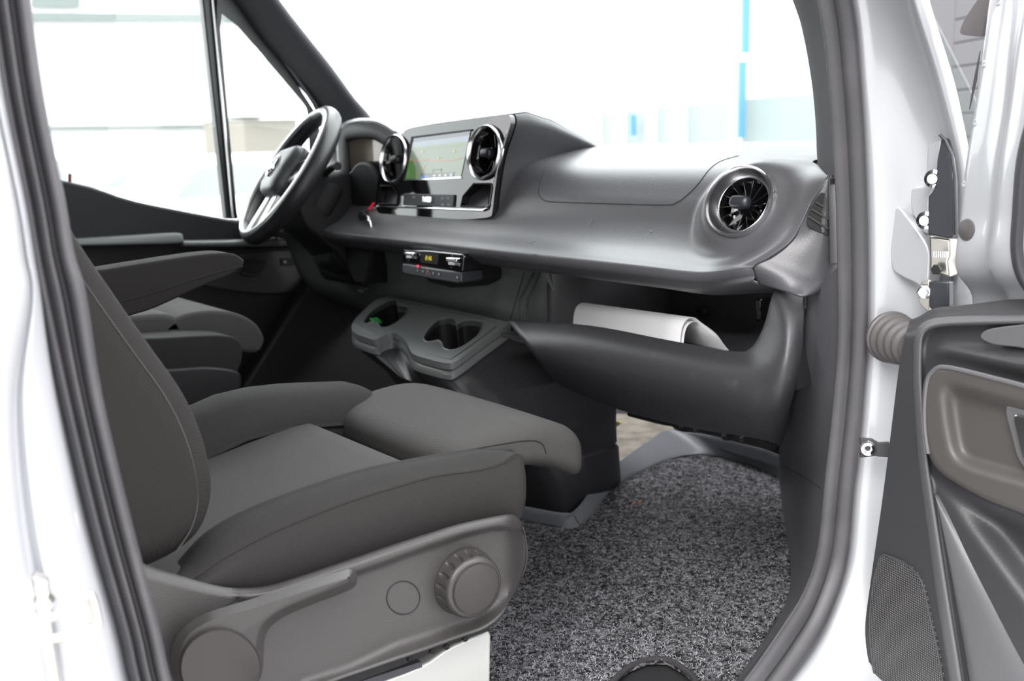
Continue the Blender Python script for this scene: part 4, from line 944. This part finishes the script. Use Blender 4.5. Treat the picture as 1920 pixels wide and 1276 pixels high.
# pile: short curled fibres standing out of the felt
poly2 = [(p.x, p.y) for p in moP]; parts = []; rnd_ = random.Random(3); V = []; Fc = []; mi = []
fm = [mat('pale_felt_fibre', (.36, .36, .385), .9), mat('grey_felt_fibre', (.11, .11, .12), .9), mat('black_felt_fibre', (.015, .015, .018), .9)]
cnt = 0
while cnt < 26000:
    px, py = rnd_.uniform(900, 1490), rnd_.uniform(850, 1290); p = U(px, py, Z=ZM)
    if sd(poly2, p.x, p.y) > -.004: continue
    cnt += 1; a = rnd_.uniform(0, 2*PI); l = rnd_.uniform(.003, .0075); w = .00042
    dx, dy = math.cos(a), math.sin(a); k = rnd_.uniform(-.9, .9); q = []
    for t in (0, .5, 1):
        an = a + k*2*t; q.append(Vector((p.x+math.cos(an)*l*t, p.y+math.sin(an)*l*t, ZM+math.sin(PI*(.15+.7*t))*l*.55-.0006)))
    o_ = len(V); nx, ny = -dy*w, dx*w
    for z in q: V += [z+Vector((nx, ny, 0)), z-Vector((nx, ny, 0))]
    Fc += [(o_, o_+1, o_+3, o_+2), (o_+2, o_+3, o_+5, o_+4)]; m_ = rnd_.choice([0, 0, 1, 1, 2]); mi += [m_, m_]
me = bpy.data.meshes.new('pile'); bl_ = Vector(MT.location); me.from_pydata([v-bl_ for v in V], [], Fc)
for m_ in fm: me.materials.append(m_)
me.polygons.foreach_set('material_index', mi); o = bpy.data.objects.new('pile', me); COL.objects.link(o); o.parent = MT; o['kind'] = 'stuff'
for k, (a, b) in enumerate([(1189, 943), (1200, 940), (1180, 976)]):
    s = [.006, .006, .003][k]; c = U(a, b, Z=ZM+.004); Vv, Ff = pad_vf((s*1.6, s, .0012), .0005, 5, lambda p: c+Vector((p.x+.4*p.y, p.y, p.z+.25*abs(p.y)+.3*p.x)))
    o = mk('leaf_crumb', Vv, Ff, M['leaf']); o.location = (0, 0, 0)
    tag(o, ['brown dry leaf crumb on the mat, left one of a close pair', 'brown dry leaf crumb on the mat, right one of a close pair', 'tiny brown crumb on the mat just below the pair of crumbs'][k], 'leaf crumb', 'leaf crumbs on the mat')
# plastic edging between console and toe board
ET = thing('footwell_edging', (1.5, 1.6, ZF), 'grey plastic edging strip running around the far side of the speckled mat', 'edging')
lw = [(900, 960), (985, 972), (1045, 988), (1075, 990), (1105, 970), (1152, 912), (1205, 882), (1255, 860), (1312, 851), (1400, 867), (1475, 900)]
up_ = [(900, 940), (975, 952), (1030, 962), (1062, 965), (1085, 950), (1125, 897), (1170, 860), (1215, 828), (1262, 806), (1400, 836), (1478, 862)]
rows = []
for i, (a, b) in enumerate(zip(lw, up_)):
    A = U(*a, Z=ZM); B = U(*b, Z=ZM+.03 if i < 9 else ZM+.05); rows.append([A+Vector((0, 0, -.004)), A+Vector((0, 0, .004)), A.lerp(B, .4)+Vector((0, 0, .006)), A.lerp(B, .85)+Vector((0, 0, .004)), B, B+Vector((.01, .01, -.03))])
surf('edging_strip', rows, M['strip'], ET, nu=4, nv=5, sol=.003)
tube('edging_joint', on('edging_strip', [(1076, 966), (1082, 976), (1088, 984)], -.0003), .001, M['seam'], ET, n=6)
# insulated toe board and wiring below the shelf
TB = thing('toe_board', (1.8, 1.6, ZF), 'beige stained insulation on the toe board behind the grey edging', 'insulation')
prism('insulation', [U(p, q, Z=ZF+.012) for p, q in [(1100, 930), (1156, 905), (1215, 838), (1268, 800), (1262, 775), (1110, 775)]], (0, 0, -.012), M['beige'], TB, bev=.002)
prism('dark_bulkhead', [Vector((1.90, .95, ZF)), Vector((1.90, 1.80, ZF)), Vector((1.90, 1.84, 1.2)), Vector((1.90, .95, 1.2))], (.03, 0, 0), M['dark'], TB)
prism('insulation_flap', [U(a, b, X=1.72) for a, b in [(1146, 792), (1158, 789), (1164, 793), (1152, 801)]], (.01, 0, 0), mat('yellow_foam', (.4, .33, .12), .8), TB, bev=.002)
WH = thing('wiring_harness', (1.5, 1.2, 1.05), 'dark wiring and clips hanging under the dashboard shelf', 'wiring')
for k, P_ in enumerate([[(1180, 775), (1240, 790), (1300, 800), (1380, 822), (1450, 838)], [(1250, 782), (1275, 803), (1320, 806), (1352, 815)], [(1350, 812), (1362, 822), (1400, 818), (1440, 835)]]):
    tube('cable', cr([U(a, b, X=1.40+.03*k) for a, b in P_], 6), .006-.001*k, M['rubber'], WH, n=8)
for a, b in [(1272, 797), (1352, 813), (1385, 822), (1300, 803)]:
    box('connector', U(a, b, X=1.38), (.012, .014, .010), M['trim'], WH, bev=.001)
box('blower_housing', (1.62, 1.35, 1.16), (.34, .5, .07), M['dark'], DB, bev=.01)

# ================================================================== OPEN PASSENGER DOOR (door_2)
D2 = thing('door_2', (1.15, .66, .8), kind='structure')
en = Vector((-.966, .26, 0)); PO = Plane((1.14, .72, 0), en)
lft = [(1706, 598), (1694, 644), (1684, 700), (1668, 830), (1652, 953), (1632, 1093), (1622, 1189), (1637, 1276), (1665, 1400)]
ridge = [(2100, 596), (1920, 601), (1810, 604), (1750, 608), (1731, 620), (1723, 645), (1723, 720), (1732, 850), (1750, 980), (1772, 1130), (1795, 1276), (1812, 1400)]
pock = rnd([(1734, 745), (1742, 708), (1762, 691), (1800, 696), (1860, 712), (1925, 730), (2100, 780), (2100, 1050), (1925, 962), (1860, 936), (1800, 905), (1757, 872), (1738, 820)], 3)
ridge_poly = ridge+[(2200, 1400), (2200, 590)]
Lf = resample(cr([Vector((a, b, 0)) for a, b in lft], 5), 110)
def topy(x): return 598-22*sm(1706, 1760, x)-14*sm(1760, 1900, x)
def hd(x, y):
    d = dpath(ridge, x, y); ins_ = sd(ridge_poly, x, y) < 0; h = 0
    if ins_:
        h -= .006*sm(2, 14, d)
        h += .016*sm(640, 690, y)*(1-sm(700, 760, y))*sm(1725, 1800, x)
        pd = sd(pock, x, y)
        if pd < 60: h = lerp(-.006, h+.004*(1-sm(14, 60, pd)), sm(13, 44, pd))
        if y > 820 and pd > 0:                       # map pocket scooped below the armrest
            L1 = (x-1750)*.80-(y-900)*.6
            h -= .030*sm(-10, 60, L1)*sm(4, 40, pd)
    h -= .02*(1-sm(0, 40, y-topy(x)))**2
    return h
NUX = 120; rows = []
for j in range(110):
    v = j/109; r_ = []
    for i in range(NUX):
        u = (i/(NUX-1))**1.0
        yj = Lf[j].y; rx = 1723 if yj < 720 else lerp(1723, 1732, (yj-720)/130) if yj < 850 else lerp(1732, 1750, (yj-850)/130) if yj < 980 else lerp(1750, 1772, (yj-980)/150) if yj < 1130 else lerp(1772, 1795, (yj-1130)/146) if yj < 1276 else lerp(1795, 1812, (yj-1276)/124)
        rx += 8*math.exp(-((yj-612)/16)**2)
        x = lerp(Lf[j].x, rx, u/.3) if u < .3 else lerp(rx, 2080, ((u-.3)/.7)**1.15); tb = topy(x); y = lerp(tb, 1400, (yj-598)/(1400-598))
        r_.append(PO.at(x, y, hd(x, y)))
    rows.append(r_)
rows = [[r[0]-en*.06 for r in rows]] and rows
full = []
for r_ in rows: full.append([r_[0]-en*.05+Vector((.0, .0, 0)), r_[0]-en*.004]+r_)
full = [[p-en*.06 for p in full[0]]]+full
V, Fc = grid_vf(full); Fc = orient(V, Fc); SURF['doorp'] = BVHTree.FromPolygons(V, Fc)
DPN = mk('door_panel', V, Fc, M['door'], D2, sol=.003, off=-1, auto=60)
rp_ = [Vector((a, b, 0)) for a, b in [(2100, 597), (1920, 601), (1830, 603), (1768, 606), (1740, 613), (1727, 628), (1723, 655), (1723, 720), (1732, 850), (1750, 980), (1772, 1130), (1795, 1276), (1812, 1400)]]
rp_ = cr(rp_, 4); rows = []
for i, p in enumerate(rp_):
    t_ = (rp_[min(i+1, len(rp_)-1)]-rp_[max(i-1, 0)]).normalized(); nn = Vector((-t_.y, t_.x, 0)); nn = nn if nn.dot(Vector((1850, 900, 0))-p) > 0 else -nn
    w = 6+3*sm(700, 1276, p.y); rows.append([PO.at((p+nn*o).x, (p+nn*o).y, h) for o, h in [(-w*2.0, -.003), (-w*1.2, .003), (-w*.2, .0065), (w*.5, .006), (w, .002), (w*1.2, -.008)]])
surf('panel_bead', rows, M['doorsoft'], D2, nu=4, nv=1, sol=.002)
# armrest insert with shallow bowl
bowl = rnd([(1768, 735), (1785, 722), (1850, 738), (1930, 760), (2060, 800), (2060, 960), (1930, 912), (1850, 888), (1800, 868), (1780, 830)], 3)
c0 = (1870, 830); NA = 72; B0 = byang([Vector((a, b, 0)) for a, b in pock], c0, NA); rows = []
for k in range(22):
    s = (1.05, 1.035)[k] if k < 2 else 1-(k-2)/19*.985; r_ = []
    for p in B0:
        x, y = c0[0]+(p.x-c0[0])*s, c0[1]+(p.y-c0[1])*s; e2 = sd(bowl, x, y)
        h = .015 - .017*sm(6, -26, e2) if k > 1 else (-.02 if k == 0 else .011)
        r_.append(PO.at(x, y, h+.002))
    rows.append(r_)
V, Fc = grid_vf(rows, True); Fc.append(tuple(len(V)-1-j for j in range(NA))); Fc = orient(V, Fc)
mk('armrest_insert', V, Fc, M['doorins'], D2, auto=70, label='brown grey moulded armrest insert')
tube('pocket_bead', PO.pts(rnd([(1741, 850), (1735, 800), (1735, 750), (1740, 712), (1749, 697), (1765, 688), (1800, 693), (1860, 708), (1925, 725), (2060, 765)], 5, False), .016), .003, M['doorsoft'], D2, n=8)
prism('door_handle_bezel', PO.pts(rnd([(1884, 768), (1900, 762), (1960, 790), (1990, 900), (1960, 920), (1912, 868), (1896, 820)], 4), .008), en*-.01, M['doorsoft'], D2, bev=.003)
prism('door_handle', PO.pts(rnd([(1900, 782), (1912, 778), (1960, 800), (1980, 880), (1950, 895), (1918, 858), (1906, 815)], 4), .013), en*-.008, M['chrome'], D2, bev=.003)
# map pocket face: paler lower wall
rows = []
for (l, r_, y0, y1) in [(1758, 1761, 928, 926), (1767, 1789, 985, 983), (1779, 1822, 1055, 1052), (1792, 1862, 1130, 1128), (1806, 1902, 1205, 1204), (1820, 1950, 1290, 1290), (1837, 2010, 1400, 1400)]:
    A = PO.at(l, y0, -.004); B = PO.at(r_, y1, -.007); rows.append([A, A.lerp(B, .2)+en*.004, A.lerp(B, .75)+en*.005, B])
surf('map_pocket', rows, M['doorsoft'], D2, nu=8, nv=8, sol=.0008)
prism('arm_top_pad', PO.pts(rnd([(1838, 628), (1880, 612), (2050, 606), (2050, 690), (1930, 655), (1860, 645)], 4), .006), en*-.01, M['doorsoft'], D2, bev=.004)
# speaker grille
gl = rnd([(1646, 1056), (1653, 1041), (1668, 1043), (1700, 1058), (1728, 1090), (1742, 1150), (1756, 1210), (1770, 1290), (1780, 1360), (1665, 1360), (1642, 1276), (1630, 1180), (1636, 1100)], 4)
GM = bpy.data.materials.new('perforated_speaker_grille'); GM.use_nodes = True; nt = GM.node_tree; N = nt.nodes; L = nt.links; b = N['Principled BSDF']
tc = N.new('ShaderNodeTexCoord'); mp = N.new('ShaderNodeMapping'); mp.inputs['Rotation'].default_value = (0, 0, -math.atan2(-.966, -.26)); L.new(tc.outputs['Object'], mp.inputs[0])
sx_ = N.new('ShaderNodeSeparateXYZ'); cx_ = N.new('ShaderNodeCombineXYZ'); L.new(mp.outputs[0], sx_.inputs[0]); L.new(sx_.outputs['X'], cx_.inputs['X']); L.new(sx_.outputs['Z'], cx_.inputs['Y'])
vo_ = N.new('ShaderNodeTexVoronoi'); vo_.inputs['Scale'].default_value = 330; vo_.voronoi_dimensions = '2D'; vo_.inputs['Randomness'].default_value = 0; L.new(cx_.outputs[0], vo_.inputs['Vector'])
rp = N.new('ShaderNodeValToRGB'); rp.color_ramp.elements[0].position = .22; rp.color_ramp.elements[1].position = .36
rp.color_ramp.elements[0].color = (.15, .145, .135, 1); rp.color_ramp.elements[1].color = (.022, .022, .026, 1)
L.new(vo_.outputs['Distance'], rp.inputs[0]); L.new(rp.outputs[0], b.inputs['Base Color']); b.inputs['Roughness'].default_value = .45
bp = N.new('ShaderNodeBump'); bp.inputs['Strength'].default_value = .6; bp.inputs['Distance'].default_value = .0008; L.new(rp.outputs[0], bp.inputs['Height']); L.new(bp.outputs[0], b.inputs['Normal'])
prism('speaker_grille', PO.pts(gl, .0035), en*-.004, GM, D2, bev=.001)
V, Fc = tube('x', PO.pts(gl, .003), .0014, None, n=6, closed=True, build=False); mk('grille_rim', V, Fc, M['door'], D2)
# painted door shell: vertical flange and window frame above the panel
PO2 = Plane((1.14, .72, 0), en)
fl = [(1874, -60, 1900, -60), (1856, 0, 1895, 0), (1843, 100, 1880, 100), (1828, 200, 1868, 200), (1812, 300, 1852, 300), (1802, 400, 1842, 400), (1792, 500, 1832, 500), (1786, 560, 1826, 560), (1780, 640, 1830, 640)]
rows = []
for a, b, c, d in fl:
    A = PO.at(a, b, -.03); B = PO.at(c, d, -.024); E2 = PO.at(c+28, d, -.006)
    bk_ = en*-.03*sm(500, 560, d)
    rows.append([p+bk_ for p in [A-en*.05, A-en*.012, A, A.lerp(B, .5)+en*.001, B, B.lerp(E2, .5)+en*-.004, E2, PO.at(c+70, d, -.002), PO.at(c+140, d, -.008), PO.at(c+260, d, -.02)]])
surf('door_frame', rows, M['silver'], D2, nu=5, nv=6, sol=.002, label='silver painted door frame')
fl2 = on('door_frame', [(1814, 431)], 0)
lathe('rubber_plug', fl2[0], en, [(.0125, 0), (.012, .002), (.008, .0035), (.0001, .004)], M['bell'], D2, seg=28)
for a, b in [(1873, 4), (1846, 120), (1829, 230), (1808, 345), (1800, 535)]:
    q = on('door_frame', [(a, b)], 0)
    if q: lathe('frame_dimple', q[0], en, [(.004, 0), (.003, .001), (.0001, .0006)], M['silver'], D2, seg=14)
rows = []
for a, b in [(1925, 215), (1905, 300), (1897, 400), (1894, 470), (1905, 520), (1930, 560)]:
    rows.append([PO.at(a, b, .0), PO.at(a+3, b, .008), PO.at(a+12, b, .010), PO.at(a+25, b, .0)])
surf('window_seal', rows, M['rubber'], D2, nu=4, nv=5, sol=.003)
# inner mirror cover at the top
pillow_m = [(1800, 62), (1806, 40), (1822, 14), (1836, -6), (1850, -30), (1880, -40), (1858, 0), (1850, 30), (1842, 62), (1838, 68), (1818, 67)]
prism('mirror_foot', PO.pts(rnd(pillow_m, 4), -.045), en*-.05, M['bell'], D2, bev=.008)
tube('frame_gasket', PO.pts([(1838, 96), (1829, 150), (1818, 205)], -.035), [.0006, .002, .0006], M['rubber'], D2, n=8)
# hinges, brackets, bellows and check strap
PH = Plane((1.20, .72, 0), (-.9, -.2, 0))
prism('hinge_cover', PH.pts([(1765, 258), (1772, 262), (1782, 300), (1786, 340), (1788, 438), (1784, 447), (1740, 439), (1740, 368), (1748, 360), (1754, 350), (1757, 300)], .0), (.012, .0, 0), M['bracket'], D2, bev=.0015)
tube('hinge_cover_lip', PH.pts([(1762, 252), (1772, 262), (1784, 290), (1790, 330), (1792, 440)], .002), .002, M['rubber'], D2, n=8)
prism('upper_hinge', PH.pts([(1741, 441), (1783, 448), (1783, 478), (1778, 490), (1781, 520), (1770, 518), (1742, 510), (1742, 488)], -.01), (.02, 0, 0), M['steel'], D2, bev=.003)
for a, b in [(1765, 455), (1765, 474)]: lathe('hinge_knuckle', PH.at(a, b, .0), (0, 0, 1), [(.0001, .006), (.014, .006), (.014, -.006), (.0001, -.006)], M['steel'], D2, seg=24)
for k in range(7): tube('hinge_spring', PH.pts([(1752+k*4, 471), (1752+k*4, 482)], .012), .0012, M['bright'], D2, n=6)
lathe('hinge_bolt', PH.at(1756, 505, .002), (-.9, -.2, 0), [(.0001, .004), (.006, .004), (.007, 0)], M['dark'], D2, seg=6)
prism('lower_hinge_plate', PH.pts([(1722, 540), (1728, 528), (1742, 524), (1742, 585), (1732, 578), (1722, 566)], -.002), (.006, 0, 0), M['steel'], D2, bev=.001)
prism('lower_hinge', PH.pts([(1742, 527), (1779, 528), (1779, 575), (1760, 582), (1742, 578)], .004), (.012, 0, 0), M['bracket'], D2, bev=.002)
lathe('hinge_bolt', PH.at(1733, 547, .002), (-.9, -.3, 0), [(.0001, .008), (.006, .008), (.0065, .002), (.009, .0015), (.0095, 0)], M['bright'], D2, seg=6)
# stepped bracket pressed into the jamb
prism('pressed_bracket', [U(a, b, X=1.215) for a, b in rnd([(1670, 398), (1680, 390), (1692, 395), (1738, 460), (1742, 500), (1735, 540), (1715, 530), (1685, 515), (1672, 500), (1668, 450)], 3)], (.03, 0, 0), M['silver'], JR, bev=.004)
prism('pressed_recess', [U(a, b, X=1.225) for a, b in rnd([(1708, 362), (1715, 352), (1736, 346), (1738, 300), (1742, 258), (1756, 246), (1764, 250), (1760, 330), (1742, 372), (1738, 440), (1712, 400)], 3)], (.03, 0, 0), M['silver'], JR, bev=.003)
for a, b in [(1750, 335), (1735, 413)]: lathe('body_bolt', U(a, b, X=1.205), (-1, -.3, 0), [(.0001, .006), (.006, .006), (.007, .002), (.011, 0)], M['bright'], JR, seg=20)
# bellows
b0 = U(1672, 632, Y=.765); b1 = PO.at(1716, 650, -.03); R = []
bd = (b1-b0).normalized(); prof_b = []
Lb = (b1-b0).length
for k in range(41):
    t = k/40; prof_b.append((.031-.008*t+.0022*math.sin(t*2*PI*4), t*Lb))
prof_b = [(.0001, -.006), (.030, -.006), (.0335, -.003), (.0335, .001), (.031, .003)]+[(r, h+.004) for r, h in prof_b]+[(.0001, Lb+.006)]
lathe('cable_bellows', b0, bd, prof_b, M['bell'], D2, seg=36)
# check strap
PK = Plane(U(1630, 840, Y=.765), (-.75, -.6, 0))
prism('check_strap', PK.pts([(1613, 821), (1636, 823), (1648, 830), (1668, 829), (1668, 857), (1650, 856), (1640, 855), (1613, 858)], .002), (.004, .004, 0), M['rubber'], D2, bev=.001)
cb = lathe('strap_bolt', PK.at(1627, 840, .003), (-.75, -.6, 0), [(.0001, .004), (.0045, .004), (.005, .006), (.0085, .005), (.0105, .001), (.0105, 0)], M['bright'], D2, seg=28)
lathe('bolt_socket', PK.at(1627, 840, .0085), (-.75, -.6, 0), [(.0001, .0006), (.0036, .0006), (.004, 0)], M['bracket'], cb, seg=6)

# ================================================================== OUTSIDE
wh = mat('white_cladding', (.75, .76, .76), .7, var=(.6, (.8, .8, .8), .3, .7)); band = mat('pale_green_grey_band', (.19, .215, .21), .6); teal = mat('pale_teal_cladding', (.24, .285, .285), .5)
blue = mat('blue_painted_pipe', (.10, .27, .42), .5); wcol = mat('white_column_paint', (.85, .85, .85), .6); wood = mat('pale_timber_boards', (.30, .275, .245), .8); grey = mat('grey_panel_wall', (.075, .075, .08), .7); carp = mat('white_van_paint', (.75, .76, .78), .3, coat=.5)
cglass = mat('car_window_tint', (.32, .335, .335), .1)
def at_y(px, py, y): return U(px, py, Y=y)
BL = thing('white_building', (8, 24, 0), 'overexposed white building with thin grey bands seen through the driver window', 'building')
YB = 24
def slab(name, P, y, t, m, par): return prism(name, [at_y(a, b, y) for a, b in P], (0, t, 0), m, par)
A = at_y(-200, 0, YB); B = at_y(470, 0, YB)
box('wall', ((A.x+B.x)/2, YB+3, 5), (B.x-A.x, 6, 10), wh, BL)
slab('band', [(-200, 22), (470, 26), (470, 41), (-200, 38)], YB-.1, .1, band, BL); slab('band', [(-200, 240), (470, 232), (470, 237), (-200, 245)], YB-.1, .1, band, BL)
slab('window', [(60, -10), (150, -8), (150, 14), (60, 13)], YB-.08, .05, band, BL)
SH2 = thing('timber_shed', (at_y(495, 260, 20).x, 20, 0), 'pale timber shed behind the parked cars seen through the quarter window', 'shed')
A = at_y(457, 238, 20); B = at_y(560, 284, 20)
box('shed_wall', ((A.x+B.x)/2, 21, 1.0), (B.x-A.x, 2, 2.0), wood, SH2); box('shed_roof', ((A.x+B.x)/2, 21, 2.6), (B.x-A.x+.2, 2.3, 1.1), wh, SH2)
def car(name, x, y, ln, h, label, m):
    c = thing(name, (x, y, 0), label, 'car', 'parked cars')
    side = [(-.5, .18), (-.5, .55), (-.46, .62), (-.30, .66), (-.20, .96), (-.1, 1.0), (.24, 1.0), (.36, .68), (.47, .62), (.5, .5), (.5, .18), (.38, .18), (.36, .3), (.28, .34), (.2, .3), (.18, .18), (-.22, .18), (-.24, .3), (-.31, .34), (-.38, .3), (-.4, .18)]
    prism('body', [Vector((x+a*ln, y, b*h)) for a, b in side], (0, 1.7, 0), m, c, bev=.08)
    for q in ([(-.26, .67), (-.18, .92), (.0, .93), (.0, .68)], [(.02, .68), (.02, .93), (.22, .93), (.32, .70)]): prism('window', [Vector((x+a*ln, y-.01, b*h)) for a, b in q], (0, .02, 0), cglass, c)
    for a in (-.31, .28):
        for yy in (y-.02, y+1.5): lathe('wheel', (x+a*ln, yy+.1, .32), (0, -1, 0), [(.0001, .12), (.18, .12), (.2, .1), (.31, .1), (.32, 0), (.31, -.1), (.0001, -.1)], M['rubber'], c, seg=24)
    return c
p1 = at_y(180, 320, 13); p2 = at_y(470, 330, 12); p3 = at_y(360, 380, 9)
car('parked_car', p1.x-.6, 14, 4.6, 1.5, 'pale car parked left of the divider bar, seen through the driver window', carp)
car('parked_car', p2.x+.2, 12, 4.4, 1.42, 'white car parked outside beyond the steering wheel', carp)
FB = thing('teal_hall', (22, 14, 0), 'pale teal clad hall with white columns and a blue downpipe seen through the windscreen', 'building')
# facade line seen through the windscreen
fa, fb = ray(1000, 250), ray(1560, 250); p0 = Vector((fa.x*26, fa.y*26, 0)); p1 = Vector((fb.x*12, fb.y*12, 0)); fd = (p1-p0).normalized(); fn = Vector((-fd.y, fd.x, 0))
if fn.dot(-p0) < 0: fn = -fn
PFc = Plane(p0, fn)
def fz(px, z0, z1, w, t, m, nm, off=.0):
    q = PFc.at(px, 260, off); a = Vector((q.x, q.y, z0)); d_ = fd*w
    prism(nm, [a-d_/2, a+d_/2, a+d_/2+Vector((0, 0, z1-z0)), a-d_/2+Vector((0, 0, z1-z0))], fn*-t, m, FB)
L0 = p0-fd*4; L1 = p1+fd*.8
prism('upper_wall', [L0+Vector((0, 0, 1.95)), L1+Vector((0, 0, 1.95)), L1+Vector((0, 0, 11)), L0+Vector((0, 0, 11))], fn*-.3, wh, FB)
prism('lower_wall', [L0, L1, L1+Vector((0, 0, 1.95)), L0+Vector((0, 0, 1.95))], fn*-.28, teal, FB)
for px in (1115, 1160, 1215, 1270, 1371): fz(px, 0, 2.0 if px != 1371 else 2.2, .16, .2, wcol, 'column', .12)
for px, z0, z1, w, m_ in [(1388, 2.52, 11, .065, blue), (1383, 1.45, 2.42, .065, blue), (1181, 1.5, 1.85, .12, blue)]: fz(px, z0, z1, w, .1, m_, 'downpipe', .2)
# grey panelled wall seen between pillar and open door
GWL = thing('grey_panel_wall', (7, 4, 0), 'grey horizontal panelled wall behind the open passenger door', 'wall')
ga, gb = ray(1700, 100), ray(1990, 100); q0 = Vector((ga.x*8, ga.y*8, 0)); q1 = Vector((gb.x*6.0, gb.y*6.0, 0)); gd = (q1-q0).normalized(); gn = Vector((-gd.y, gd.x, 0))
if gn.dot(-q0) < 0: gn = -gn
PG = Plane(q0, gn); mid = PG.at(1787, 100); mid = Vector((mid.x, mid.y, 0))
k = 0; z = 1.0
prism('corner_post', [q0, mid, mid+Vector((0, 0, 4)), q0+Vector((0, 0, 4))], gn*-.3, grey, GWL)
while z < 3.6:
    prism('wall_panel', [mid+Vector((0, 0, z)), q1+Vector((0, 0, z)), q1+Vector((0, 0, z+.15)), mid+Vector((0, 0, z+.15))], gn*-.1, grey, GWL, bev=.006); z += .156
prism('wall_plinth', [mid, q1, q1+Vector((0, 0, 1)), mid+Vector((0, 0, 1))], gn*-.1, grey, GWL)
